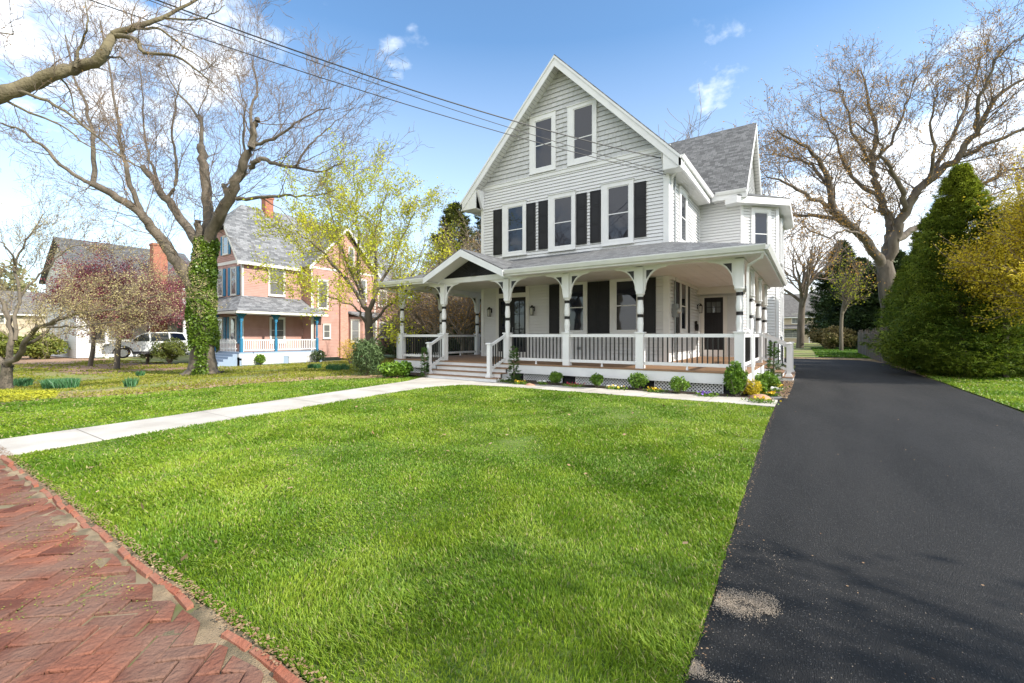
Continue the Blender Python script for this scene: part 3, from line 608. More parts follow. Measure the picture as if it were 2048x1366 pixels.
b.box(-12.0,-11.7,13,13.3,0,.34); each(b,'foundation_pier',PIER,house)
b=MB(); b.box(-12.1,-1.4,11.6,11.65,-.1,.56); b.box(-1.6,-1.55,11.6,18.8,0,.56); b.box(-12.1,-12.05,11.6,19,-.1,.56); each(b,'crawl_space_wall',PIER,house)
def lattice(w,a0,a1,z0,z1,parent,sp=.078,wd_=.0115):
    b=MB()
    def strip(p,q,d):
        a=np.array(p);c=np.array(q);t=(c-a)/np.linalg.norm(c-a);n_=np.array([-t[1],t[0]])*wd_
        b.box8([w(*(a-n_),d),w(*(c-n_),d),w(*(c-n_),d-.006),w(*(a-n_),d-.006),w(*(a+n_),d),w(*(c+n_),d),w(*(c+n_),d-.006),w(*(a+n_),d-.006)])
    h=z1-z0; s=a0-h
    while s<a1:
        p0=(max(s,a0),z0+max(0,a0-s)); e=min(s+h,a1); p1=(e,z0+e-s)
        if p1[0]-p0[0]>.01: strip(p0,p1,.012); strip((p0[0],z1-(p0[1]-z0)),(p1[0],z1-(p1[1]-z0)),.018)
        s+=sp
    b.wb(w,a0,a1,z0,z0+.02,.0,.02); b.wb(w,a0,a0+.02,z0,z1,0,.021); b.wb(w,a1-.02,a1,z0,z1,0,.021)
    return b.build('lattice',TRIM,parent)
WLt=W(0,10.93,1,0,0,-1)
for a0,a1 in ((-11.65,-10.05),(-6.9,-5.65),(-5.25,-3.55),(-3.15,-1.62)): lattice(WLt,a0,a1,.10,.335,house)
# front steps
b=MB(); c=MB(); SX0,SX1=-9.97,-7.24
for i,(yf,z) in enumerate(((10.03,.225),(10.28,.35),(10.53,.475))):
    c.box(SX0-.02,SX1+.02,yf-.02,yf+.27,z-.025,z); b.box(SX0,SX1,yf,yf+.03,z-.125 if i else .05,z-.026)
b.box(SX0,SX1,10.79,10.82,.476,.565)
for x in (SX0,SX1-.03): b.prism(W(x,0,0,1,1,0),[(10.06,.05),(10.8,.05),(10.8,.448),(10.53,.448),(10.53,.323),(10.28,.323),(10.28,.198),(10.06,.198)],0,.03)
st=b.build('front_steps',TRIM,house); c.build('tread',DECK,st)
b=MB(); c=MB()
for i,(xf,z) in enumerate(((-.42,.225),(-.67,.35),(-.92,.475))):
    c.box(xf-.27,xf+.02,14.93,17.37,z-.025,z); b.box(xf-.03,xf,14.95,17.35,z-.125 if i else .02,z-.026)
for y in (14.95,17.32): b.prism(W(0,y,1,0,0,1),[(-.45,.02),(-1.14,.02),(-1.14,.448),(-.92,.448),(-.92,.323),(-.67,.323),(-.67,.198),(-.45,.198)],0,.03)
st=b.build('side_steps',TRIM,house); c.build('tread',DECK,st)
# posts: pedestal, two turned barrels between dark rings, square head with bell foot
def post(x,y,brackets,full=True):
    b=MB(); h=.095
    b.box(x-h,x+h,y-h,y+h,DZ,1.49); b.box(x-h-.02,x+h+.02,y-h-.02,y+h+.02,1.47,1.50)
    b.lathe(x,y,[(1.5,.060),(1.56,.066),(1.70,.078),(1.80,.070),(1.86,.060)],14); b.lathe(x,y,[(1.94,.062),(1.99,.076),(2.08,.079),(2.22,.066),(2.29,.060)],14)
    b.lathe(x,y,[(2.37,.062),(2.40,.075),(2.44,.11),(2.46,.112)],4 if False else 14)
    b.box(x-.085,x+.085,y-.085,y+.085,2.46,3.12)
    p=b.build('post',TRIM,house)
    for z in (1.86,2.29):
        c=MB(); c.lathe(x,y,[(z,.064),(z+.01,.078),(z+.03,.070),(z+.04,.080),(z+.055,.070),(z+.07,.078),(z+.08,.062)],14); c.build('band',IRON,p)
    for (dx,dy) in brackets:
        w=W(x,y,dx,dy,-dy if dx else dy,dx if dy else -dx) if False else (W(x,y,dx,0,0,-1) if dx else W(x,y,0,dy,1,0))
        R=.50; a0=.085; pts=[(a0,2.46)]+[(a0+.03+R-(R)*math.cos(t_),3.11-R-.02+(R)*math.sin(t_)) for t_ in np.linspace(.0,math.pi/2,11)]+[(a0+R+.10,3.11),(a0,3.11)]
        b=MB(); arc=[(a0+.045+.47*(1-math.cos(t_)),2.56+.50*math.sin(t_)) for t_ in np.linspace(0,math.pi/2,12)]
        arc=[(a0+.01,2.46)]+arc+[(a0+.60,3.10)]
        ins=[(p_[0]-.052*math.cos(.5),p_[1]+.055) for p_ in arc]
        b.prism(w,[(a0,2.46)]+arc+[(a0,3.11)],-.028,.028)
        br=b.build('bracket',TRIM,p)
        c=MB()
        for d0,d1 in ((.028,.031),(-.031,-.028)):
            c.prism(w,[(a0+.07,3.02),(a0+.07,2.80),(a0+.11,2.86),(a0+.17,2.95),(a0+.25,3.02)],d0,d1)
        c.build('bracket_inset',IRON,p)
    return p
PX=[-12.03,-10.04,-7.50,-5.53,-3.51,-1.30]; PY=10.97
post(PX[0],PY,[(1,0),(0,1)]); post(PX[1],PY,[(-1,0),(1,0)])
for i in (2,3,4): post(PX[i],PY,[(-1,0),(1,0)])
post(PX[5],PY,[(-1,0),(0,1)])
for y in (13.1,15.25,17.3): post(PX[5],y,[(0,-1)]+([(0,1)] if y<17 else []))
for y in (13.0,15.25,17.6): post(PX[0],y,[(0,-1),(0,1)])
b=MB(); b.box(-12.12,-1.21,10.885,11.055,3.10,3.26); b.box(-12.12,-11.94,11.06,19,3.10,3.26); b.box(-1.39,-1.21,11.06,18.8,3.10,3.26); b.build('porch_beam',TRIM,house)
b=MB(); CZ=3.262
def ceil(x0,x1,y0,y1,al='y'):
    x=x0
    while x<x1-.005:
        xe=min(x+.3,x1); b.box(x,xe-.006,y0,y1,CZ,CZ+.02); x+=.3
    b.box(x0,x1,y0,y1,CZ+.021,CZ+.03)
ceil(-12.5,-10.16,10.45,14.13); ceil(-10.16,-7.28,10.95,14.13); ceil(-7.28,-.86,10.45,14.13); ceil(-3.64,-.86,14.13,18.5); ceil(-12.5,-10.92,14.13,19)
b.build('porch_ceiling',SOFF,house)
b=MB(); b.box(-3.64,-2.0,18.3,18.36,3.0,3.26); b.box(-3.64,-3.56,14.2,18.3,3.16,3.26); each(b,'ceiling_trim',BEIGE,house)
sF=.275
def zf(y): return 3.27+sF*(y-10.35)
b=MB(); t4=.04
b.slab([(-12.6,10.35,3.27),(-10.2,10.35,3.27),(-10.2,14.14,zf(14.14)),(-10.9,14.14,zf(14.14))],t4)
b.slab([(-10.2,10.95,zf(10.95)),(-7.24,10.95,zf(10.95)),(-7.24,14.14,zf(14.14)),(-10.2,14.14,zf(14.14))],t4)
b.slab([(-7.24,10.35,3.27),(-.75,10.35,3.27),(-3.66,14.14,zf(14.14)),(-7.24,14.14,zf(14.14))],t4)
b.slab([(-.75,10.35,3.27),(-.75,18.3,3.27),(-1.75,19.3,3.27+.36*1.0),(-3.66,19.3,zf(14.15)),(-3.66,14.15,zf(14.15))],t4)
b.slab([(-12.6,19,3.27),(-12.6,10.35,3.27),(-10.9,14.15,zf(14.15)),(-10.9,19,zf(14.15))],t4)
b.build('porch_roof',ROOF,house)
b=MB(); PXC,PE0,PE1,PZ=-8.72,-10.27,-7.17,4.03
b.slab([(PE1,10.25,3.29),(PXC,10.25,PZ),(PXC,13.11,PZ),(PE1,10.42,3.29)][::-1],.035); b.slab([(PE0,10.25,3.29),(PXC,10.25,PZ),(PXC,13.11,PZ),(PE0,10.42,3.29)],.035); b.build('portico_roof',ROOF,house)
b=MB(); wp=W(0,10.25,1,0,0,-1); hh=.035; fw_=.21
b.prism(wp,[(PXC,PZ-hh),(PE1,3.29-hh),(PE1+.0,3.29-hh-fw_+.02),(PXC,PZ-hh-fw_)],-.03,.012); b.prism(wp,[(PE0,3.29-hh),(PXC,PZ-hh),(PXC,PZ-hh-fw_),(PE0,3.29-hh-fw_+.02)],-.03,.012)
each(b,'portico_rake',TRIM,house)
b=MB(); zo=.16
b.poly([(PXC,10.26,PZ-zo),(PXC,10.9,PZ-zo),(PE1+.02,10.9,3.29-zo),(PE1+.02,10.26,3.29-zo)]); b.poly([(PXC,10.26,PZ-zo),(PXC,10.9,PZ-zo),(PE0-.02,10.9,3.29-zo),(PE0-.02,10.26,3.29-zo)]); each(b,'portico_soffit',SOFF,house)
b=MB(); wq=W(0,10.92,1,0,0,-1); b.prism(wq,[(-9.98,3.26),(-7.46,3.26),(PXC,3.86)],0,.01)
for a in np.linspace(.12,math.pi-.12,15):
    dx,dz=math.cos(a),math.sin(a); 
    t1=min(.6,.60/(abs(dx)*.477+dz+1e-6)*1.0)*.93
    b.wb(W(PXC,10.92,1,0,0,-1),0,0,0,0,0,0) if False else b.tube([(PXC+.12*dx,10.905,3.27+.12*dz),(PXC+t1*2*dx if False else PXC+dx*min(1.2,.575/(abs(dx)*.477+dz)),10.905,3.27+dz*min(1.2,.575/(abs(dx)*.477+dz)))],[.008,.016],4)
b.lathe(PXC,10.90,[(3.262,.1),(3.30,.09)],12); b.build('sunburst_panel',BLACK,house)
gutter((-.75,10.37,3.262),(-7.2,10.37,3.262),(0,-1)); gutter((-10.25,10.37,3.262),(-12.6,10.37,3.262),(0,-1)); gutter((-.77,10.3,3.262),(-.77,18.3,3.262),(1,0)); gutter((-12.58,10.3,3.262),(-12.58,19,3.262),(-1,0))
b=MB(); b.box(-7.2,-.79,10.375,10.40,3.10,3.23); b.box(-12.56,-10.25,10.375,10.40,3.10,3.23); b.box(-.80,-.775,10.4,18.3,3.10,3.23); b.box(-12.575,-12.55,10.4,19,3.1,3.23)
b.box(-7.2,-.8,10.40,10.46,3.10,3.26); b.box(-12.5,-10.25,10.40,10.46,3.10,3.26)
each(b,'fascia',TRIM,house)
b=MB(); b.slab([(-.80,10.905,3.14),(-.80,18.3,3.14),(-1.22,18.3,3.14),(-1.22,10.905,3.14)],.02); b.slab([(-7.25,10.42,3.14),(-.8,10.42,3.14),(-.8,10.9,3.14),(-7.25,10.9,3.14)],.02); b.slab([(-12.55,10.42,3.14),(-10.2,10.42,3.14),(-10.2,10.9,3.14),(-12.55,10.9,3.14)],.02); b.slab([(-12.55,10.905,3.14),(-12.1,10.905,3.14),(-12.1,19,3.14),(-12.55,19,3.14)],.02); each(b,'porch_soffit',SOFF,house)
# ---- railings
balu=None
def railing(p,q,z0=DZ,foot=True,slope=0):
    P=np.array(p,float);Q=np.array(q,float);Lh=np.hypot(*(Q-P)[:2]);t=(Q-P)[:2]/Lh; w=W(P[0],P[1],t[0],t[1],-t[1],t[0])
    dz=Q[2]-P[2]; f=lambda s:P[2]+dz*s/Lh
    b=MB()
    for (u0,u1,hw) in ((.77,.85,.03),(.09,.17,.022)):
        b.box8([w(0,f(0)+u0,hw),w(Lh,f(Lh)+u0,hw),w(Lh,f(Lh)+u0,-hw),w(0,f(0)+u0,-hw),w(0,f(0)+u1,hw),w(Lh,f(Lh)+u1,hw),w(Lh,f(Lh)+u1,-hw),w(0,f(0)+u1,-hw)])
    if foot:
        c=w(Lh/2,0,0); b.tube([(c[0],c[1],z0),(c[0],c[1],z0+.09)],[.035,.018],4)
    r=b.build('railing',TRIM,house)
    n=max(2,int(round(Lh/.112))); 
    for i in range(1,n):
        s=Lh*i/n; x,y,_=w(s,0,0); c=MB(); c.box(x-.0135,x+.0135,y-.0135,y+.0135,f(s)+.165,f(s)+.775); c.build('baluster',IRON,r)
    return r
g_=.1
railing((PX[0]+g_,PY,DZ),(PX[1]-g_,PY,DZ)); 
for i in (2,3,4): railing((PX[i]+g_,PY,DZ),(PX[i+1]-g_,PY,DZ))
railing((PX[5],PY+g_,DZ),(PX[5],13.1-g_,DZ)); railing((PX[5],13.1+g_,DZ),(PX[5],15.25-g_,DZ)); railing((PX[0],PY+g_,DZ),(PX[0],13.0-g_,DZ)); railing((PX[0],13+g_,DZ),(PX[0],15.25-g_,DZ)); railing((PX[0],15.25+g_,DZ),(PX[0],17.6-g_,DZ))
def newel(x,y,z):
    b=MB(); b.box(x-.055,x+.055,y-.055,y+.055,z,z+.94); b.box(x-.085,x+.085,y-.085,y+.085,z,z+.05); b.box(x-.07,x+.07,y-.07,y+.07,z+.05,z+.075)
    b.tube([(x,y,z+.94),(x,y,z+.965),(x,y,z+.985)],[.115,.115,.06],4); b.build('newel_post',TRIM,house)
for x in (-9.93,-7.58): newel(x,10.17,.225); railing((x,10.23,.225+.10),(x+(-.09 if x<-9 else .09)*.6,10.87,.60),foot=False)
for y in (15.1,17.2): newel(-.52,y,.225); railing((-.57,y,.30),(-1.2,y,.62),foot=False)
# ---- wall lanterns, meter, hose reel
def lantern(w,s,z):
    b=MB(); b.wb(w,s-.05,s+.05,z-.02,z+.16,.02,.04); b.tube([w(s,z+.12,.04),w(s,z+.2,.10),w(s,z+.17,.16)],.012,6)
    x,y,_=w(s,0,.15); b.tube([(x,y,z+.10),(x,y,z+.17),(x,y,z+.20)],[.085,.04,.02],4); b.box(x-.05,x+.05,y-.05,y+.05,z-.17,z-.155)
    for i in (-1,1):
        for j in (-1,1): b.tube([(x+i*.045,y+j*.045,z-.16),(x+i*.058,y+j*.058,z+.10)],.006,4)
    l=b.build('wall_lantern',IRON,house); c=MB(); c.tube([(x,y,z-.15),(x,y,z+.095)],[.055,.072],4); c.build('lamp_glass',LAMPG,l)
lantern(WF,-10.45,2.33); lantern(WF,-8.50,2.33); lantern(WR,18.3,2.45)
b=MB(); b.wb(WR,14.52,14.82,2.0,2.42,.02,.16); b.tube([WR(14.67,2.42,.08),WR(14.67,5.7,.08)],.03,8); b.tube([WR(14.67,.65,.08),WR(14.67,2.0,.08)],.025,8); mt=b.build('electric_meter',GREYMETAL,house)
c=MB(); c.tube([WR(14.67,2.2,.16),WR(14.67,2.2,.24),WR(14.67,2.2,.27)],[.085,.085,.05],14); c.build('meter_dial',LAMPG,mt)
b=MB()
b.tube([WR(14.67,5.7,.08),WR(14.66,6.4,.08),WR(14.60,6.55,.12),WR(14.5,6.5,.18)],.025,8); b.build('weatherhead',GREYMETAL,house)
b=MB(); b.tube([WR(17.95,1.72,.03),WR(17.95,1.72,.12)],[.13,.13],12); b.tube([WR(17.88,1.9,.03),WR(17.88,1.9,.1)],[.07,.07],10); b.tube([WR(18.05,1.8,.03),WR(18.05,1.8,.1)],[.06,.06],10); b.build('wall_plaque',IRON,house)
b=MB(); b.wb(WF,-6.72,-6.60,.93,1.02,.02,.07); b.build('wall_outlet',GREYMETAL,house)
# ---- chimney-less ridge; overhead service wires
WIRE=mat('wire_black',(.012,.012,.013),rough=.5)
def wire(name,E_,u,v,t,sag,r,label,ext=.75):
    E_=np.array(E_,float); S_=pt(u,v,t); P=[]
    for s in np.linspace(0,1+ext,40):
        p=E_+(S_-E_)*s; p[2]-=4*sag*(s/(1+ext))*(1-s/(1+ext)); P.append(p)
    b=MB(); b.tube(P,r,6); tag(b.build(name,WIRE),label,'wire','service wires to the house')
wire('power_cable',(-3.72,14.08,6.86),347,-62,8.8,.75,.016,'thick twisted black cable, topmost of the wires over the house gable')
wire('power_cable',(-3.72,14.08,6.47),318,-55,8.6,.62,.009,'thin black wire just below the thick cable, joining the gable corner')
wire('power_cable',(-3.71,14.08,6.38),195,-60,8.3,.62,.011,'black wire lowest of the three, passing in front of the bare tree')
# ================================================================ NEIGHBOURING HOUSES
PINK=mat('pink_siding',(.44,.25,.20),(.49,.29,.24),scale=2,rough=.7); PBRK=brick_mat('painted_brick_pink',(.55,.25,.18),(.62,.33,.25),(.48,.28,.22))
BLUE=mat('blue_paint',(.02,.16,.30),(.03,.20,.35),scale=3,rough=.5); SLATE=shingle_mat('roof_slate_grey',(.09,.10,.115),(.24,.25,.27),(.05,.05,.06),.36,.16); PALEB=mat('pale_blue_paint',(.27,.35,.47),rough=.6)
CREAM=mat('cream_trim',(.72,.70,.64),rough=.6); REDB=brick_mat('red_brick',(.36,.10,.05),(.45,.15,.08),(.30,.2,.15)); CURT=glass_mat('curtained_glass',(.16,.16,.15),.7)
NZ=-.45
nh=thing('pink_house','pink clapboard house with grey slate roof, blue shutters and blue porch posts','house',(-31.3,14.6,NZ))
A=W(-31.3,0,0,1,1,0); Bf=W(0,14.6,1,0,0,-1); C_=W(0,18.84,1,0,0,-1); Dw=W(-30.2,0,0,1,1,0)
def nwall(w,poly,m=PINK,ex=.115,parent=nh): b=MB(); clap(b,w,poly,ex=ex,lip=.016); return b.build('wall',m,parent)
nwall(A,[(14.6,-.2),(18.84,-.2),(18.84,6.35),(14.6,6.35)]); nwall(Bf,[(-37.7,-.2),(-31.3,-.2),(-31.3,6.35),(-33,8.8),(-36,8.8),(-37.7,6.35)]); nwall(C_,[(-31.3,-.2),(-30.2,-.2),(-30.2,6.4),(-31.3,6.4)])
nwall(Dw,[(18.84,-.2),(24.6,-.2),(24.6,6.5),(21.7,9.6),(18.84,6.5)]); nwall(W(-30.3,0,0,1,1,0),[(24.6,-.2),(28.2,-.2),(28.2,5.6),(24.6,5.6)]); nwall(W(0,28.2,1,0,0,1),[(-37.7,-.2),(-30.3,-.2),(-30.3,5.6),(-37.7,5.6)])
def rX(x): return 6.35+1.36*(-31.0-x)
b=MB(); t5=.06
b.slab([(-31.0,14.2,6.35),(-31.0,18.6,6.35),(-32.0,21.7,rX(-32.0)),(-34.4,21.7,rX(-34.4)),(-34.4,16.0,rX(-34.4)),(-32.9,14.2,rX(-32.9))],t5)
b.slab([(-34.4,21.7,rX(-34.4)),(-32,21.7,rX(-32)),(-31,24.8,6.35),(-31,28.4,5.9),(-34.4,27,rX(-34.4))],t5)
b.slab([(-32.9,14.2,rX(-32.9)),(-34.4,16.0,rX(-34.4)),(-35.9,14.2,rX(-32.9))],t5)
b.slab([(-34.4,16.0,rX(-34.4)),(-34.4,27,rX(-34.4)),(-37.8,27,6.35),(-37.8,14.2,6.35),(-35.9,14.2,rX(-32.9))],t5)
b.slab([(-29.85,18.5,6.45),(-29.85,21.7,9.95),(-33.6,21.7,9.95),(-31.0,18.5,6.45)],t5); b.slab([(-29.85,21.7,9.95),(-29.85,24.9,6.45),(-31,24.9,6.45),(-33.6,21.7,9.95)],t5)
b.slab([(-30.0,24.9,5.55),(-30.0,28.5,5.55),(-32.5,28.5,7.2),(-32.5,24.9,7.2)],t5)
b.build('roof',SLATE,nh)
b=MB(); w_=W(0,14.2,1,0,0,-1); b.prism(w_,[(-31.0,6.30),(-32.9,rX(-32.9)-.05),(-32.9,rX(-32.9)-.3),(-31.0,6.05)],-.03,.01); b.build('rake_trim',CREAM,nh)
b=MB(); w_=W(-29.85,0,0,1,1,0); b.prism(w_,[(18.5,6.4),(21.7,9.9),(21.7,9.6),(18.5,6.15)],-.03,.01); b.prism(w_,[(21.7,9.9),(24.9,6.4),(24.9,6.15),(21.7,9.6)],-.03,.01); each(b,'rake_trim',CREAM,nh)
b=MB(); b.box(-31.08,-30.98,14.2,18.5,6.14,6.33); b.box(-31.3,-31.0,14.2,18.8,6.16,6.2); b.build('gutter',CREAM,nh)
b=MB(); b.tube([(-30.98,18.5,6.1),(-30.6,18.7,5.8),(-30.14,18.95,5.4),(-30.14,18.95,0)],.04,4); b.build('downspout',CREAM,nh)
b=MB(); b.box(-34.55,-33.95,17.5,18.1,9.2,11.75); b.box(-34.6,-33.9,17.45,18.15,11.75,11.87); b.build('chimney',REDB,nh)
b=MB(); b.box(-30.3,-30.02,21.15,21.85,-.3,8.8); b.build('chimney_breast',PBRK,nh)
b=MB(); b.wb(Bf,-37.7,-31.3,6.3,6.5,.0,.04); b.wb(Dw,18.84,24.6,6.35,6.5,.0,.04); each(b,'belt_trim',CREAM,nh)
b=MB(); b.wb(Bf,-31.4,-31.27,0,6.3,0,.03); b.wb(A,14.58,14.7,0,6.2,0,.03); b.wb(Dw,18.83,18.95,0,6.35,0,.03); b.wb(Dw,24.48,24.6,0,6.35,0,.03); each(b,'corner_board',CREAM,nh)
def nwin(w,a0,a1,z0,z1,fr=.13,parent=nh,g=CURT,**k): return window(w,(a0,a1,z0,z1),(a0+fr,a1-fr,z0+fr,z1-fr),.5,parent,g,m=CREAM,**k)
nwin(A,16.3,17.5,4.2,6.1); nwin(Dw,19.3,20.2,3.4,5.6); nwin(Dw,19.75,20.4,1.2,2.3,.1); nwin(Dw,22.8,23.7,4.2,6.0); nwin(Dw,21.95,22.5,6.9,8.4,.08)
nwin(W(-30.3,0,0,1,1,0),24.9,25.9,3.9,5.3); nwin(W(-30.3,0,0,1,1,0),25.0,26.6,1.2,2.6)
nwin(Bf,-32.75,-31.95,4.15,6.05,.1); nwin(Bf,-34.7,-33.9,4.15,6.05,.1); nwin(Bf,-33.9,-33.1,7.0,8.3,.1)
def nsh(w,a0,a1,z0,z1): b=MB(); b.wb(w,a0,a1,z0,z1,.02,.06); b.wb(w,a0+.05,a1-.05,z0+.08,(z0+z1)/2-.04,.06,.068); b.wb(w,a0+.05,a1-.05,(z0+z1)/2+.04,z1-.08,.06,.068); b.build('shutter',BLUE,nh)
for a0,a1,z0,z1 in ((-33.15,-32.8,4.15,6.05),(-31.9,-31.55,4.15,6.05),(-35.1,-34.75,4.15,6.05),(-33.85,-33.5,4.15,6.05),(-33.05,-32.8,7.0,8.3),(-34.2,-33.95,7,8.3)): nsh(Bf,a0,a1,z0,z1)
# porch of the pink house
b=MB(); b.box(-37.7,-29.75,13.72,14.55,.26,.36); b.box(-31.3,-29.75,14.6,19.4,.26,.36); each(b,'porch_deck',PALEB,nh)
b=MB(); b.box(-37.6,-29.72,13.70,13.74,.06,.26); b.box(-29.76,-29.72,13.74,19.4,.06,.26); each(b,'skirt_board',TRIM,nh)
b=MB(); b.box(-29.77,-29.74,13.74,19.4,NZ-.1,-.14); b.box(-29.77,-29.74,13.74,19.4,-.02,.06); b.box(-29.77,-29.74,14.72,14.98,-.14,-.02); b.box(-29.77,-29.74,16.52,16.88,-.14,-.02); b.build('base_panel',PALEB,nh)
b=MB(); b.box(-30.3,-30.25,13.8,19.3,-.6,.25); b.build('crawl_space_wall',DARKW:=mat('crawl_dark',(.05,.05,.05)),nh)
lattice(W(-29.72,0,0,1,1,0),15.0,16.5,NZ+.02,.05,nh,.11,.018); lattice(W(-29.72,0,0,1,1,0),16.9,18.9,NZ+.02,.05,nh,.11,.018); lattice(W(-29.72,0,0,1,1,0),13.85,14.7,NZ+.02,.05,nh,.11,.018)
b=MB(); b.slab([(-29.4,13.4,3.02),(-29.4,19.7,3.02),(-31.3,18.84,4.1),(-31.3,14.6,4.1)],.05); b.slab([(-38.4,13.4,3.02),(-29.4,13.4,3.02),(-31.3,14.6,4.1),(-37.0,14.6,4.1)],.05); b.slab([(-29.4,19.7,3.02),(-30.2,19.7,3.3),(-31.3,18.84,4.1)],.05); b.build('porch_roof',SLATE,nh)
b=MB(); b.box(-38.4,-29.42,13.4,13.46,2.83,2.97); b.box(-29.46,-29.4,13.46,19.7,2.83,2.97); b.box(-31.3,-29.46,13.46,19.6,2.83,2.86); each(b,'porch_fascia',CREAM,nh)
for x,y in ((-29.9,13.9),(-29.9,16.1),(-29.9,19.1),(-33.6,13.9)):
    b=MB(); b.box(x-.08,x+.08,y-.08,y+.08,.36,1.25); b.lathe(x,y,[(1.25,.07),(1.3,.05),(1.5,.075),(2.2,.06),(2.3,.08),(2.35,.06)],10); b.box(x-.08,x+.08,y-.08,y+.08,2.35,2.83)
    for s in (-1,1): b.prism(W(x,y,0,1,1,0),[(.08*s,2.83),(.35*s,2.83),(.2*s,2.65),(.08*s,2.4)],-.02,.02)
    b.build('porch_post',BLUE,nh)
def nrail(x0,y0,x1,y1,ya=0,yb=0):
    L_=math.hypot(x1-x0,y1-y0); t=((x1-x0)/L_,(y1-y0)/L_); w=W(x0,y0,t[0],t[1],-t[1],t[0]); b=MB()
    b.wb(w,0,L_,1.1,1.17,-.03,.03); b.wb(w,0,L_,.45,.52,-.025,.025)
    n=int(L_/.13)
    for i in range(n): s=(i+.5)*L_/n; b.wb(w,s-.025,s+.025,.52,1.1,-.02,.02)
    b.build('porch_railing',TRIM,nh)
nrail(-29.9,14.0,-29.9,16.0); nrail(-29.9,16.2,-29.9,19.0)
b=MB(); w=W(0,13.74,1,0,0,-1)
for i in range(11): x=-32.3+i*.2; b.wb(w,x,x+.1,.42,1.15+.05*(i%2),.02,.04); b.poly([w(x,1.15+.05*(i%2),.03),w(x+.1,1.15+.05*(i%2),.03),w(x+.05,1.25+.05*(i%2),.03)])
b.wb(w,-32.3,-30.1,.55,.63,0,.02); b.wb(w,-32.3,-30.1,.95,1.03,0,.02); b.build('picket_gate',TRIM,nh)
b=MB()
for i in range(5): b.box(-32.4,-29.95,13.69-.27*(i+1),13.69-.27*i,NZ-.1,.26-.15*i)
b.build('steps',PALEB,nh)
b=MB(); b.box(-30.0,-29.9,11.5,13.0,NZ,NZ+.9); b.build('newel_post',TRIM,nh) if False else None
for a0,a1 in ((-32.9,-32.0),(-34.9,-33.9)): nwin(Bf,a0,a1,.9,2.7,.12)
for a0 in (-33.3,-31.9,-35.3,-33.8): nsh(Bf,a0,a0+.33,.9,2.7)
nwin(A,16.4,17.5,.9,2.7)
# bay window of the pink house
b=MB(); bp_=[(-30.2,21.95),(-29.2,22.55),(-29.2,24.1),(-30.2,24.6)]
b.slab([(x,y,2.9) for x,y in bp_],3.2); bw=b.build('bay_wall',PINK,nh)
b=MB(); b.slab([(-30.2,21.7,3.35),(-28.95,22.4,2.95),(-28.95,24.3,2.95),(-30.2,24.9,3.35)],.12); b.build('bay_roof',SLATE,nh)
wb_=W(-29.2,0,0,1,1,0); nwin(wb_,22.75,23.9,.9,2.7)
dx,dy=-30.2+29.2,21.95-22.55; l_=math.hypot(dx,dy); wd2=W(-30.2,21.95,-dx/l_,-dy/l_,-dy/l_*-1 if False else .5145,-.8575); nwin(wd2,.25,.95,.9,2.7,.1)
# white house with brick chimney
WS2=mat('white_siding',(.70,.70,.70),(.74,.74,.73),scale=2,rough=.7); DR=shingle_mat('roof_dark',(.06,.065,.075),(.12,.125,.14),(.04,.04,.045))
wh=thing('white_house','white gabled house with dark roof and brick chimney beyond the purple leaved trees','house',(-52,15,NZ))
q=MB(); clap(q,W(-50,0,0,1,1,0),[(10.5,-.4),(19.5,-.4),(19.5,6.6),(10.5,6.6)],ex=.14); q.build('wall',WS2,wh)
q=MB(); clap(q,W(0,10.5,1,0,0,-1),[(-60,-.4),(-50,-.4),(-50,6.6),(-55,9.8),(-60,6.6)],ex=.14); q.build('wall',WS2,wh)
q=MB(); q.slab([(-49.6,10.1,6.5),(-49.6,19.9,6.5),(-55,19.9,10.1),(-55,10.1,10.1)],.2); q.slab([(-60.4,10.1,6.5),(-55,10.1,10.1),(-55,19.9,10.1),(-60.4,19.9,6.5)],.2); q.build('roof',DR,wh)
q=MB(); q.box(-50,-49.2,15.4,16.5,-.4,9.6); q.box(-50.05,-49.15,15.35,16.55,9.6,9.8); q.build('chimney',REDB,wh)
q=MB(); q.slab([(-47.2,11.5,3.1),(-47.2,20,3.1),(-50,20,4.2),(-50,11.5,4.2)],.15); q.build('porch_roof',DR,wh)
for y in (11.8,14.5,17.2,19.8): q=MB(); q.box(-47.6,-47.4,y-.1,y+.1,-.4,3.0); q.build('porch_post',TRIM,wh)
q=MB(); q.box(-47.55,-47.45,11.8,19.8,1.0,1.08)
for i in range(50): q.box(-47.53,-47.47,11.9+i*.16,11.95+i*.16,.3,1.0)
q.build('porch_railing',TRIM,wh)
for y0 in (11.3,13.3,17.0,18.2): nwin(W(-50,0,0,1,1,0),y0,y0+1.0,4.4,6.2,.1,wh)
for y0 in (11.3,13.3,17.4): nwin(W(-50,0,0,1,1,0),y0,y0+1.0,1.0,2.8,.1,wh)
for x0 in (-57.5,-55.5,-53.2): nwin(W(0,10.5,1,0,0,-1),x0,x0+1.0,4.2,6.0,.1,wh); nwin(W(0,10.5,1,0,0,-1),x0,x0+1.0,1.0,2.8,.1,wh)
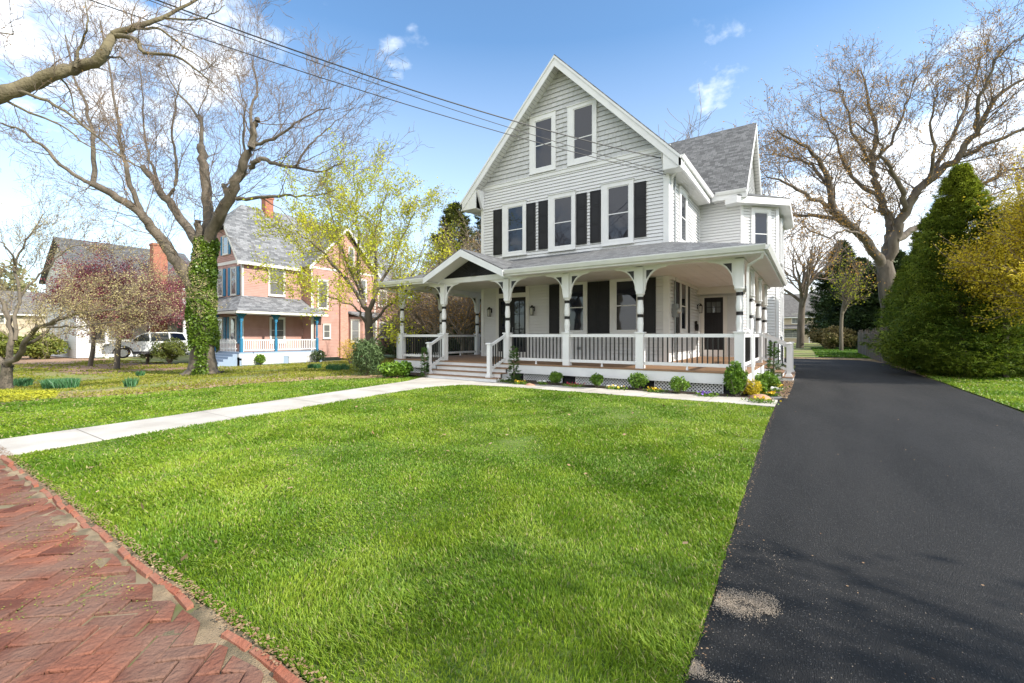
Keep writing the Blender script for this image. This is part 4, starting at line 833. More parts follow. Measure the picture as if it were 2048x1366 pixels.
# far tan houses
TANW=mat('tan_siding',(.46,.38,.28),(.50,.42,.31),scale=2,rough=.8); BRR=shingle_mat('roof_brown',(.12,.10,.085),(.19,.16,.135),(.07,.06,.05))
def simple_house(label,cx,cy,wx,dy_,h,rh,rot,roofm,wallm,wins,z=0.,porch=False,chim=None):
    t=thing('distant_house',label,'house',(cx,cy,z)); c,s=math.cos(rot),math.sin(rot)
    f=W(cx-c*wx/2+s*dy_/2,cy-s*wx/2-c*dy_/2,c,s,s,-c); r=W(cx+c*wx/2+s*dy_/2,cy+s*wx/2-c*dy_/2,-s,c,c,s); l=W(cx-c*wx/2-s*-dy_/2,cy-s*wx/2-c*dy_/2,-s,c,-c,-s)
    q=MB(); clap(q,f,[(0,z),(wx,z),(wx,z+h),(0,z+h)],ex=.16); q.build('wall',wallm,t)
    for ww in (r,l): q=MB(); clap(q,ww,[(0,z),(dy_,z),(dy_,z+h),(dy_/2,z+h+rh),(0,z+h)],ex=.16); q.build('wall',wallm,t)
    q=MB(); o=.5
    def P(a,d,zz): x,y,_=f(a,0,-d); return (x,y,zz)
    k=rh/(dy_/2)
    q.slab([P(-o,-o,z+h-o*k),P(wx+o,-o,z+h-o*k),P(wx+o,dy_/2,z+h+rh),P(-o,dy_/2,z+h+rh)],.15); q.slab([P(-o,dy_+o,z+h-o*k),P(wx+o,dy_+o,z+h-o*k),P(wx+o,dy_/2,z+h+rh),P(-o,dy_/2,z+h+rh)],.15); q.build('roof',roofm,t)
    q=MB(); q.wb(f,-o,wx+o,z+h-o*k-.28,z+h-o*k-.12,o-.06,o+.02); q.build('fascia',TRIM,t)
    for a,z0,wd_,hh_ in wins: nwin(f,a,a+wd_,z+z0,z+z0+hh_,.1,t,muntin=(2,4))
    if porch:
        q=MB(); q.slab([P(porch[0],-1.5,z+2.75),P(porch[1],-1.5,z+2.75),P(porch[1],0,z+3.5),P(porch[0],0,z+3.5)],.12); q.build('porch_roof',roofm,t)
        q=MB(); q.wb(f,porch[2],porch[2]+1.0,z+.15,z+2.3,.02,.06); q.build('door',mat('brown_door',(.12,.05,.03),rough=.5),t)
        for a in (porch[0]+.2,porch[1]-.2): q=MB(); x,y,_=f(a,0,1.4); q.box(x-.08,x+.08,y-.08,y+.08,z,z+2.65); q.build('porch_post',TRIM,t)
    if chim: q=MB(); x,y,_=f(chim[0],0,-dy_/2); q.box(x-.4,x+.4,y-.4,y+.4,z+h,z+h+rh+1.2); q.build('chimney',REDB,t)
    return t
simple_house('tan two storey house with brown roof seen past the driveway end',-6.5,107,16,8,5.6,4.2,0.0,BRR,TANW,[(8.0,3.7,1.3,1.9),(11.4,3.7,1.3,1.9),(10.1,.9,3.0,1.7),(3,3.7,1.3,1.9)],z=.1,porch=(6.0,14.5,7.4))
simple_house('tan house at the far left behind the spreading tree',-84,8,14,8,5.0,2.6,1.57,BRR,TANW,[(2,3.4,1.6,1.6),(5,3.4,1.6,1.6),(8,3.4,1.6,1.6),(3,.8,1.5,1.6)],z=-.5,chim=(7,))
# parked car
CARW=mat('car_paint_white',(.72,.74,.76),rough=.25,coat=1); TYRE=mat('tyre_rubber',(.02,.02,.02),rough=.85); RIM=mat('wheel_alloy',(.6,.6,.62),rough=.3,metal=.8); PLAS=mat('dark_plastic',(.05,.05,.055),rough=.6)
cz=-.45; cxx,cyy=-35.6,9.6   # front wheel spot; the car lies along Y-ish, nose to the left in the picture
car=thing('parked_car','white sport utility car half hidden by purple leaved tree and hedge','car',(cxx,cyy,cz))
wc=W(cxx,cyy,.30,.954,.954,-.30)
# side profile (s forward negative = nose)
prof=[(-.95,.28),(-.98,.55),(-.90,.82),(-.55,.98),(.25,1.06),(.85,1.52),(1.25,1.64),(2.6,1.66),(3.3,1.58),(3.65,1.15),(3.72,.75),(3.68,.35),(3.3,.25),(2.98,.28),(2.95,.5),(2.75,.66),(2.5,.70),(2.2,.62),(2.05,.45),(2.0,.25),(.45,.25),(.42,.5),(.25,.68),(0,.73),(-.25,.68),(-.4,.5),(-.43,.28)]
b=MB(); b.prism(wc,prof,-1.75,0); bd=b.build('body',CARW,car)
b=MB()
for P_ in ([(.38,1.07),(.92,1.50),(1.25,1.57),(1.3,1.07)],[(1.38,1.07),(1.36,1.58),(2.25,1.60),(2.3,1.08)],[(2.38,1.08),(2.34,1.6),(3.0,1.55),(3.2,1.12)]): b.prism(wc,P_,0,.012)
b.build('side_window',GLASS,car)
b=MB(); b.prism(wc,[(-.92,.28),(3.68,.28),(3.68,.42),(-.95,.42)],0,.02) if False else b.prism(wc,[(.45,.25),(2.0,.25),(2.05,.42),(.42,.42)],0,.02)
for s in (0,2.5):
    arc=[(s+.50*math.cos(t),.33+.47*math.sin(t)) for t in np.linspace(0,math.pi,13)]; inn=[(s+.42*math.cos(t),.33+.39*math.sin(t)) for t in np.linspace(math.pi,0,13)]; b.prism(wc,arc+inn,0,.025)
b.build('wheel_arch',PLAS,car)
for s in (0,2.5):
    for d in (-.1,-1.6):
        b=MB(); b.tube([wc(s,.34,d-.11),wc(s,.34,d-.09),wc(s,.34,d+.09),wc(s,.34,d+.11)],[.29,.335,.335,.29],24); 
        wl=b.build('wheel',TYRE,car); c=MB(); c.tube([wc(s,.34,d+.112),wc(s,.34,d+.122)],[.07,.06],10)
        for i in range(5):
            a=i*2*math.pi/5+.3; a2=a+.16; 
            c.poly([wc(s+.05*math.cos(a-.5),.34+.05*math.sin(a-.5),d+.118),wc(s+.23*math.cos(a-.13),.34+.23*math.sin(a-.13),d+.118),wc(s+.23*math.cos(a+.13),.34+.23*math.sin(a+.13),d+.118),wc(s+.05*math.cos(a+.5),.34+.05*math.sin(a+.5),d+.118)])
        c.tube([wc(s,.34,d+.108),wc(s,.34,d+.113)],[.25,.22],24); c.build('rim',RIM,wl)
b=MB(); b.prism(wc,[(-.93,.72),(-.88,.86),(-.6,.94),(-.62,.80)],0,.015); b.build('headlight',GREYMETAL,car)
b=MB(); b.box8([wc(.35,1.0,.0),wc(.5,1.0,0),wc(.5,1.0,.2),wc(.35,1.0,.2),wc(.35,1.16,0),wc(.5,1.16,0),wc(.5,1.14,.2),wc(.35,1.14,.2)]); b.build('wing_mirror',CARW,car)
# ================================================================ TREES
def unit(v): return v/(np.linalg.norm(v,axis=-1,keepdims=True)+1e-9)
class Tree:
    def __init__(s,seed): s.r=np.random.default_rng(seed); s.b=[]     # batches (P,R,n)
    def limb(s,pts,rad,sub=4,jit=.02):                                # smooth polyline through control points
        P=np.array(pts,float); k=len(P); out=[]; Rr=[]
        rad=np.interp(np.arange(k),np.linspace(0,k-1,len(rad)),rad)
        for i in range(k-1):
            p0=P[max(i-1,0)];p1=P[i];p2=P[i+1];p3=P[min(i+2,k-1)]
            for j in range(sub):
                t=j/sub; out.append(.5*((2*p1)+(-p0+p2)*t+(2*p0-5*p1+4*p2-p3)*t*t+(-p0+3*p1-3*p2+p3)*t**3)); Rr.append(rad[i]*(1-t)+rad[i+1]*t)
        out.append(P[-1]); Rr.append(rad[-1]); out=np.array(out); out[1:-1]+=s.r.normal(0,jit,out[1:-1].shape)
        Q=out[None]; R=np.array(Rr)[None]; s.b.append((Q,R,10)); return Q,R
    def grow(s,S,D,L,R,K,wig,up,taper=.3,n=5,store=True,out=None,og=0):
        N_=len(S); P=np.empty((N_,K+1,3)); P[:,0]=S; d=unit(D)
        for k in range(K):
            dd=d+s.r.normal(0,wig,(N_,3)); dd[:,2]+=up
            if out is not None: o=unit(P[:,k]-out); dd+=og*o
            d=unit(dd); P[:,k+1]=P[:,k]+d*(L/K)[:,None]
        Rr=R[:,None]*(1-(1-taper)*np.linspace(0,1,K+1))[None]; 
        if store: s.b.append((P,Rr,n))
        return P,Rr
    def kids(s,P,R,per,t0,t1,ang,angv=.2,lr=None,rr=.6,Lr=(.5,.9)):
        N_,K1,_=P.shape; n=max(1,int(per)); idx=np.repeat(np.arange(N_),n); t=t0+(t1-t0)*(np.tile(np.arange(n),N_)+s.r.random(N_*n))/n
        f=t*(K1-1); i=np.minimum(f.astype(int),K1-2); g=(f-i)[:,None]
        S=P[idx,i]*(1-g)+P[idx,i+1]*g; T=unit(P[idx,i+1]-P[idx,i]); Rr=(R[idx,i]*(1-g[:,0])+R[idx,i+1]*g[:,0])*rr
        A=unit(np.cross(T,s.r.normal(0,1,T.shape))); a=(ang+s.r.normal(0,angv,len(T)))[:,None]
        D=T*np.cos(a)+A*np.sin(a); plen=np.linalg.norm(np.diff(P,axis=1),axis=2).sum(1)[idx]
        L_=plen*s.r.uniform(Lr[0],Lr[1],len(T))*(1.15-.6*(t-t0)/(t1-t0+1e-6)) if lr is None else s.r.uniform(lr[0],lr[1],len(T))
        return S,D,L_,Rr
    def mesh(s,name,mats,parent,sel=None,rmin=.0):
        Vs=[];Fs=[];base=0
        for (P,R,n) in (s.b if sel is None else s.b[sel]):
            N_,K,_=P.shape; R=np.maximum(R,rmin); T=np.gradient(P,axis=1); T=unit(T); ref=np.tile(np.array([.31,.17,.93]),(N_,1)); al=np.abs((T[:,0]*ref).sum(1))>.93; ref[al]=[1,0,0]
            A=unit(np.cross(T,ref[:,None,:])); B=np.cross(A,T); th=np.arange(n)*2*np.pi/n
            V=P[:,:,None,:]+R[:,:,None,None]*(np.cos(th)[None,None,:,None]*A[:,:,None,:]+np.sin(th)[None,None,:,None]*B[:,:,None,:])
            i=(np.arange(N_)*K*n)[:,None,None]; k=(np.arange(K-1)*n)[None,:,None]; j=np.arange(n)[None,None,:]; j2=(j+1)%n
            q=np.stack([i+k+j,i+k+j2,i+k+n+j2,i+k+n+j],-1).reshape(-1,4)+base; Vs.append(V.reshape(-1,3)); Fs.append(q); base+=N_*K*n
        return npmesh(name,np.concatenate(Vs),Fs,mats,parent,smooth=True)
    def tips(s,sel,t0=.3,per=3):
        out=[]
        for (P,R,n) in s.b[sel]:
            N_,K,_=P.shape; idx=np.repeat(np.arange(N_),per); f=(t0+(1-t0)*s.r.random(N_*per))*(K-1); i=np.minimum(f.astype(int),K-2); g=(f-i)[:,None]
            out.append(P[idx,i]*(1-g)+P[idx,i+1]*g)
        return np.concatenate(out)
def leaves(name,pts,size,mats,parent,seed,spread=.05,asp=.6,flat=0.,rb=(0,1),label=None,droop=0):
    r=np.random.default_rng(seed); n=len(pts); c=pts+r.normal(0,spread,(n,3)); a=unit(r.normal(0,1,(n,3))); a[:,2]*=(1-flat); a[:,2]-=droop; a=unit(a); b_=unit(np.cross(a,r.normal(0,1,(n,3))+np.array([0,0,flat*6])))
    s_=size*r.uniform(.5,1.3,n)[:,None]; V=np.empty((n,4,3)); V[:,0]=c-a*s_; V[:,1]=c+b_*s_*asp; V[:,2]=c+a*s_; V[:,3]=c-b_*s_*asp
    q=np.arange(n)[:,None]*4+np.array([[0,1,2,3]])
    clump=vnoise(c[:,0]+c[:,2]*.7,c[:,1]+c[:,2]*.5,1.2,seed); rn=np.clip(rb[0]+(rb[1]-rb[0])*(.6*clump+.2+r.normal(0,.2,n)),0,1)
    return npmesh(name,V.reshape(-1,3),[q],mats,parent,rnd=rn)
LFY=mat('leaf_yellow_green',(.36,.44,.02),(.72,.68,.04),rnd=True,rough=.6,transl=.4); LFG=mat('leaf_gold',(.42,.36,.02),(.80,.60,.03),rnd=True,rough=.6,transl=.35)
LFP=mat('leaf_purple',(.15,.03,.055),(.40,.12,.14),rnd=True,rough=.6,transl=.3); LFC=mat('bud_cream',(.42,.34,.13),(.60,.52,.28),rnd=True,rough=.7,transl=.3)
LFO=mat('bud_orange',(.34,.20,.05),(.62,.33,.06),rnd=True,rough=.7,transl=.25); LFI=mat('ivy_leaf',(.045,.10,.012),(.20,.30,.03),rnd=True,rough=.4,transl=.15)
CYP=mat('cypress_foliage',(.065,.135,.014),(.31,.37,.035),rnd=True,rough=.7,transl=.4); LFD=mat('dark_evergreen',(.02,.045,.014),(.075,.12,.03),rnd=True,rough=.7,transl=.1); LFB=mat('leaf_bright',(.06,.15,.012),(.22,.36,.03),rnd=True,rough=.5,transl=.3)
def limb3(t0,pts): return [pt(u,v,t0+dt) for (u,v,dt) in pts]
def base3(p): return (p[0],p[1],p[2])
# ---- big ivy clad maple
bx=at(404,748); T0=dep(bx[0],bx[1]); tr=thing('ivy_clad_tree','big bare tree with thick ivy wrapped trunk in the neighbouring yard','tree',bx)
t=Tree(5); sc_=T0/19.
g0=(bx[0],bx[1],bx[2]-.15); X_=lambda l:limb3(T0,l)
t.limb([g0]+X_([(405,735,0),(406,690,0),(404,620,0),(405,560,0),(411,500,0),(414,465,0)]),[.86*sc_,.56*sc_,.43*sc_,.39*sc_,.37*sc_,.36*sc_,.31*sc_,.24*sc_],4,.015)
main=[]
def LB_(pts,rad): main.append(t.limb(X_(pts),[r_*sc_*.80 for r_ in rad],4,.028))
LB_([(403,600,0),(381,562,-.3),(355,525,-.5),(332,490,-.6),(303,455,-.8),(283,428,-1),(236,397,-1.2),(182,367,-1.5)],[.34,.24,.15])
LB_([(182,367,-1.5),(135,340,-1.8),(81,290,-2.2),(34,259,-2.4),(-20,240,-2.6)],[.10,.03])
LB_([(186,368,-1.5),(188,300,-1.4),(175,230,-1.2),(150,150,-1),(130,70,-.9)],[.12,.02])
LB_([(283,428,-1),(262,370,-1.2),(245,310,-1.4),(235,240,-1.2),(220,140,-1),(200,40,-1)],[.13,.02])
LB_([(408,510,0),(380,463,.4),(347,414,.8),(323,387,1),(300,350,1.2),(286,333,1.3)],[.26,.20,.14])
LB_([(323,387,1),(305,330,1.3),(290,280,1.6),(285,200,1.7),(275,110,1.8)],[.09,.015])
LB_([(332,395,.9),(350,370,.9),(352,320,1),(345,265,1),(352,200,1.2),(365,150,1.2)],[.10,.02])
LB_([(412,480,0),(416,430,.2),(412,370,.3),(406,320,.3),(402,292,.4)],[.27,.24,.20])
LB_([(402,295,.4),(403,240,.4),(400,225,.5),(415,180,.6),(420,150,.6)],[.12,.03,.02])
LB_([(400,240,.4),(370,200,.3),(340,160,.2),(325,120,.1)],[.07,.015])
LB_([(412,500,-.1),(418,472,-.2),(440,430,-.6),(462,385,-1),(480,345,-1.3),(497,305,-1.5),(508,260,-1.6),(514,236,-1.6)],[.30,.28,.20,.12])
LB_([(473,398,-1.1),(520,394,-1.5),(570,390,-1.8),(620,392,-2.1),(670,380,-2.4)],[.10,.02])
LB_([(500,335,-1.4),(520,318,-1.6),(550,328,-1.9),(590,335,-2.2),(645,342,-2.5),(690,320,-2.8)],[.13,.02])
LB_([(506,290,-1.5),(540,280,-1.6),(575,262,-1.8),(610,235,-2),(660,215,-2.2)],[.09,.02])
LB_([(505,262,-1.5),(500,220,-1.2),(515,180,-1),(505,120,-.8)],[.09,.02])
LB_([(490,330,-1.3),(487,270,-1),(490,210,-.6),(470,140,-.4)],[.07,.015])
LB_([(590,335,-2.2),(620,290,-2),(650,260,-1.8),(690,230,-1.6)],[.06,.012])
LB_([(455,400,-.8),(450,375,-.7),(447,372,-.7)],[.12,.10])
LB_([(400,480,-.3),(396,450,-.4),(396,445,-.4)],[.17,.17])
cen=pt(410,470,T0)
def fill(t,main,per0,spec,up=.02,wig=.12,cen=None,og=.04,rr0=.35,t0=.25,rm=.03):
    S=[];D=[];L_=[];R=[]
    for (P,Rr) in main:
        ln=np.linalg.norm(np.diff(P[0],axis=0),axis=1).sum(); k=t.kids(P,Rr,max(2,int(per0*ln)),t0,1,.75,.2,lr=spec[0][0],rr=rr0)
        S.append(k[0]);D.append(k[1]);L_.append(k[2]);R.append(np.clip(k[3],rm*.5,rm))
    S,D,L_,R=map(np.concatenate,(S,D,L_,R))
    P,Rr=t.grow(S,D,L_,R,6,wig,up+.05,n=5,out=cen,og=og)
    for (lr,per,n) in spec[1:]:
        k=t.kids(P,Rr,per,.15,1,.65,.2,lr=lr,rr=.6); P,Rr=t.grow(k[0],k[1],k[2],np.maximum(k[3],.004),4 if lr[1]<1.2 else 5,wig*1.2,up,n=n,out=cen,og=og)
    return P,Rr
nb=len(t.b); fill(t,main,1.7,[((1.3,3.2),0,0),((.8,1.9),5,3),((.35,1.0),5,3),((.2,.5),2,3)],up=.045,wig=.18,cen=cen,og=.05,rm=.024)
t.mesh('trunk',BARK,tr,slice(0,nb)); t.mesh('branches',BARKT,tr,slice(nb,None),rmin=.0055)
# ivy on the trunk
r=np.random.default_rng(3); n=22000; P,Rr,_=t.b[0]; K=P.shape[1]; f=r.beta(1.3,1.1,n)*(K-1)*.93+.02; i=np.minimum(f.astype(int),K-2); g_=(f-i)[:,None]; c=P[0,i]*(1-g_)+P[0,i+1]*g_; rad=Rr[0,i]*(1-g_[:,0])+Rr[0,i+1]*g_[:,0]; th=r.uniform(0,6.283,n)
front=math.atan2(-bx[1],-bx[0])-.1; dth=np.abs((th-front+np.pi)%(2*np.pi)-np.pi); hrel=(c[:,2]-bx[2]); ok=(hrel>1.05+.5*vnoise(th*2,th*0,1,4))|(dth<.38)
c=c+np.stack([np.cos(th),np.sin(th),0*th],1)*(rad+.01+.15*vnoise(th*1.5,hrel,1.5,9)+r.uniform(0,.06,n))[:,None]
leaves('ivy',c[ok],.055,LFI,tr,8,.02,.8)
# ---- spreading dogwood at the left edge
bx=at(14,778); T0=dep(bx[0],bx[1]); tr=thing('dogwood_tree','spreading tree with crooked trunk and cream buds at the left edge','tree',bx); t=Tree(8); main=[]; X_=lambda l:limb3(T0,l)
t.limb([(bx[0],bx[1],bx[2]-.1)]+X_([(12,745,0),(16,730,0)]),[.20,.15,.16],4,.01)
def LB_(pts,rad): main.append(t.limb(X_(pts),rad,4,.025))
LB_([(14,735,0),(25,690,.1),(20,650,.2),(8,610,.3),(-25,575,.4),(-60,540,.5)],[.10,.03]); LB_([(16,732,0),(45,700,-.3),(60,670,-.5),(100,645,-.8),(150,628,-1),(210,622,-1.2),(290,600,-1.5),(350,585,-1.7)],[.10,.015])
LB_([(50,690,-.3),(90,665,-.2),(115,640,0),(150,610,.4),(220,590,.7),(300,560,1)],[.06,.012]); LB_([(30,680,.1),(38,580,.3),(30,520,.4),(60,470,.5),(90,425,.6)],[.06,.010]); LB_([(35,600,.3),(70,560,.5),(110,520,.6),(160,490,.7),(230,500,.8)],[.04,.01])
LB_([(36,540,.3),(20,500,-.2),(-20,470,-.5),(-60,430,-.7)],[.04,.01]); LB_([(14,738,0),(-10,710,.1),(-50,690,.2),(-100,660,.3)],[.08,.02]); LB_([(80,655,-.6),(130,655,-1.2),(190,650,-1.6),(260,640,-2)],[.04,.01])
nb=len(t.b); cen=pt(20,700,T0); fill(t,main,3.4,[((.7,1.6),0,0),((.4,.95),6,3),((.15,.45),5,3)],up=.01,wig=.14,cen=cen,og=.08,rm=.014)
t.mesh('trunk',BARK,tr,slice(0,nb)); t.mesh('branches',BARKT,tr,slice(nb,None),rmin=.0035)
leaves('buds',t.tips(slice(nb+1,None),.2,6),.022,LFC,tr,9,.06)
# ---- purple leaved plum trees
def small_tree(name,label,cat,u,v,hpx,crown,leafm,seed,t=None,trunkr=.10,nk=7,lsize=.06,per=3,bark=BARKD,wig=.14,up=.06,trunkf=.3,spread=.12,group=None,multi=0,lv=((.5,1.0),(.25,.55)),pers=(6,5),base=None,ctop=None,sprd=.65,rmin=.005,leader=0):
    bx=base or at(u,v); T_=dep(bx[0],bx[1]); H=hpx*T_/F_PX; tr=thing(name,label,cat,bx,group); t=Tree(seed); r=t.r; top=bx[2]+H
    P,Rr=t.grow(np.array([[bx[0],bx[1],bx[2]-.05]]),np.array([[.05,.02,1.]]),np.array([H*(trunkf+.15)]),np.array([trunkr]),6,.06,.1,.7,10)
    k=t.kids(P,Rr,nk,leader or .6,1,sprd,.15,lr=(crown*.75,crown*1.05),rr=.45 if leader else .6)
    if leader: P0,R0=P,Rr; tt=np.tile(np.arange(nk),1)/nk; k=(k[0],k[1],k[2]*(1.12-.55*tt),k[3])
    P,Rr=t.grow(k[0],k[1],k[2],k[3],7,wig,up,n=6)
    n0=len(t.b); M=[(P,Rr)]
    k=t.kids(P,Rr,pers[0],.15,1,.65,.2,lr=(crown*lv[0][0]*.8,crown*lv[0][1]*.8),rr=.55); P,Rr=t.grow(k[0],k[1],k[2],k[3],5,wig,up*.6,n=4)
    k=t.kids(P,Rr,pers[1],.15,1,.65,.2,lr=(crown*lv[1][0]*.7,crown*lv[1][1]*.7),rr=.55); P,Rr=t.grow(k[0],k[1],k[2],np.maximum(k[3],.003),4,wig,up*.4,n=3)
    t.mesh('trunk',bark,tr,slice(0,n0)); t.mesh('branches',BARKT,tr,slice(n0,None),rmin=rmin)
    if leafm: leaves('crown',t.tips(slice(n0,None),.2,per),lsize,leafm,tr,seed+1,spread)
    return tr
small_tree('plum_tree','purple leaved plum tree with slim straight trunk left of the parked car','tree',180,732,215,2.6,LFP,21,trunkr=.13,lsize=.05,per=40,pers=(9,9),spread=.18)
small_tree('plum_tree','purple leaved plum tree with leaning trunk in front of the parked car','tree',233,738,230,2.7,LFP,23,trunkr=.15,lsize=.05,per=40,pers=(9,9),spread=.18)
small_tree('plum_tree','purple leaved plum tree nearest the ivy trunk, in front of the brick chimney','tree',352,722,235,2.5,LFP,25,trunkr=.10,lsize=.05,per=40,pers=(9,9),spread=.2,base=(-36.8,11.2,-.5))
# ---- yellow green tree in front of the pink house
bx=at(742,742); T0=dep(bx[0],bx[1]); tr=thing('budding_tree','yellow green budding tree in front of the pink house','tree',bx); t=Tree(31); main=[]; X_=lambda l:limb3(T0,l)
t.limb([(bx[0],bx[1],bx[2]-.1)]+X_([(741,700,0),(738,660,0),(737,625,0)]),[.19,.15,.14,.14],4,.01)
def LB_(pts,rad): main.append(t.limb(X_(pts),rad,4,.03))
LB_([(737,640,0),(728,600,0),(718,550,.3),(715,480,.5),(712,420,.7),(715,380,.8)],[.09,.015]); LB_([(738,630,0),(750,580,-.2),(752,520,-.4),(752,460,-.5),(770,400,-.6)],[.09,.012]); LB_([(736,620,0),(700,570,-.3),(665,530,-.6),(630,490,-1),(590,460,-1.3)],[.08,.012])
LB_([(738,650,0),(770,620,.3),(800,590,.4),(830,540,.5),(850,480,.6)],[.06,.012]); LB_([(738,620,0),(765,560,.5),(790,520,.8),(810,460,1.1),(830,420,1.3)],[.07,.012]); LB_([(730,610,0),(690,520,1),(670,460,1.3),(660,400,1.6)],[.06,.012]); LB_([(736,660,0),(722,630,-.3),(700,610,-.7),(650,590,-1),(610,580,-1.2)],[.05,.01]); LB_([(740,690,0),(775,660,-.4),(800,640,-.6)],[.04,.01])
nb=len(t.b); cen=pt(738,600,T0); fill(t,main,2.8,[((.9,1.9),0,0),((.4,1.0),6,3),((.15,.45),5,3)],up=.04,wig=.14,cen=cen,og=.08,rm=.016)
t.mesh('trunk',BARKD,tr,slice(0,nb)); t.mesh('branches',BARKT,tr,slice(nb,None),rmin=.005); leaves('crown',t.tips(slice(nb+1,None),.15,9),.040,LFY,tr,32,.10)
# ---- big oak behind the hedge at right
T0=31.; p0=pt(1775,600,T0); bx=(float(p0[0]),float(p0[1]),.1); tr=thing('oak_tree','huge spreading oak with budding branches above the tall hedge','tree',bx); t=Tree(41); main=[]; X_=lambda l:limb3(T0,l)
t.limb([(bx[0]+.3,bx[1],0)]+X_([(1788,640,0),(1778,580,0),(1768,520,0)]),[.95,.72,.62,.40],4,.02)
def LB_(pts,rad): main.append(t.limb(X_([(u,v+(28 if i==len(pts)-1 else 12) if v<330 else v,d) for i,(u,v,d) in enumerate(pts)]),[q*.9 for q in rad],4,.07))
LB_([(1772,565,0),(1766,535,0),(1742,493,-.5),(1705,455,-1),(1668,420,-1.6),(1660,375,-2),(1648,330,-2.4),(1600,275,-3),(1555,232,-3.5)],[.40,.30,.20,.04])
LB_([(1705,455,-1),(1660,436,0),(1610,432,.6),(1560,425,1),(1535,430,1.2)],[.20,.03]); LB_([(1665,415,-1.6),(1610,388,-2.4),(1560,365,-3),(1530,350,-3.4)],[.16,.03]); LB_([(1660,380,-2),(1620,330,-1),(1570,300,-.4),(1535,280,0)],[.12,.03])
LB_([(1772,560,0),(1770,525,0),(1778,470,.5),(1775,430,.8),(1762,395,1),(1750,360,1.3),(1745,310,1.6),(1752,250,2),(1735,180,2.4),(1722,110,2.6)],[.42,.30,.2,.04]); LB_([(1760,395,1),(1720,370,1.6),(1690,330,2.2),(1670,260,2.7),(1640,200,3)],[.18,.03]); LB_([(1750,310,1.6),(1790,260,1),(1810,200,.6),(1830,130,.3)],[.13,.03]); LB_([(1748,330,1.5),(1715,270,.6),(1690,200,0),(1680,140,-.4)],[.13,.03])
LB_([(1772,562,0),(1773,530,0),(1795,465,-.5),(1815,410,-.9),(1868,352,-1.4),(1920,300,-2),(1950,252,-2.4),(1995,185,-3),(2060,120,-3.4)],[.42,.32,.22,.06]); LB_([(1808,420,-.9),(1800,370,-1.6),(1770,310,-2.2),(1752,260,-2.6),(1700,215,-3)],[.20,.03]); LB_([(1868,352,-1.4),(1895,280,-.8),(1930,200,-.2),(1955,120,.3),(1980,60,.6)],[.18,.03]); LB_([(1850,370,-1.2),(1870,300,-2.2),(1860,230,-2.8),(1880,150,-3.2)],[.15,.03])
LB_([(1925,300,-2),(1990,270,-2.8),(2060,240,-3.4),(2130,200,-4)],[.16,.04]); LB_([(1790,480,-.5),(1860,440,1),(1930,400,2),(2010,345,2.8),(2090,300,3.4)],[.26,.06]); LB_([(1930,400,2),(1990,385,2.4),(2060,370,3)],[.12,.03]); LB_([(1955,250,-2.4),(1960,180,-3.4),(1990,110,-4),(2030,50,-4.4)],[.14,.03]); LB_([(1740,493,-.5),(1720,470,-1.8),(1690,462,-2.6),(1650,470,-3.2),(1600,455,-3.6)],[.12,.03])
nb=len(t.b); cen=pt(1790,480,T0); fill(t,main,1.7,[((1.3,3.2),0,0),((.8,1.9),6,3),((.35,1.1),6,3)],up=.02,wig=.2,cen=cen,og=.05,rm=.05)
t.mesh('trunk',BARKO:=mat('bark_oak',(.16,.135,.11),(.085,.07,.055),scale=3,rough=.95,bump=1,bscale=10,stretch=(1,1,.25),detail=8),tr,slice(0,nb)); t.mesh('branches',mat('oak_twig',(.13,.10,.075),rough=.9),tr,slice(nb,None),rmin=.0085); leaves('buds',t.tips(slice(nb+2,None),.3,3),.055,LFO,tr,42,.14)
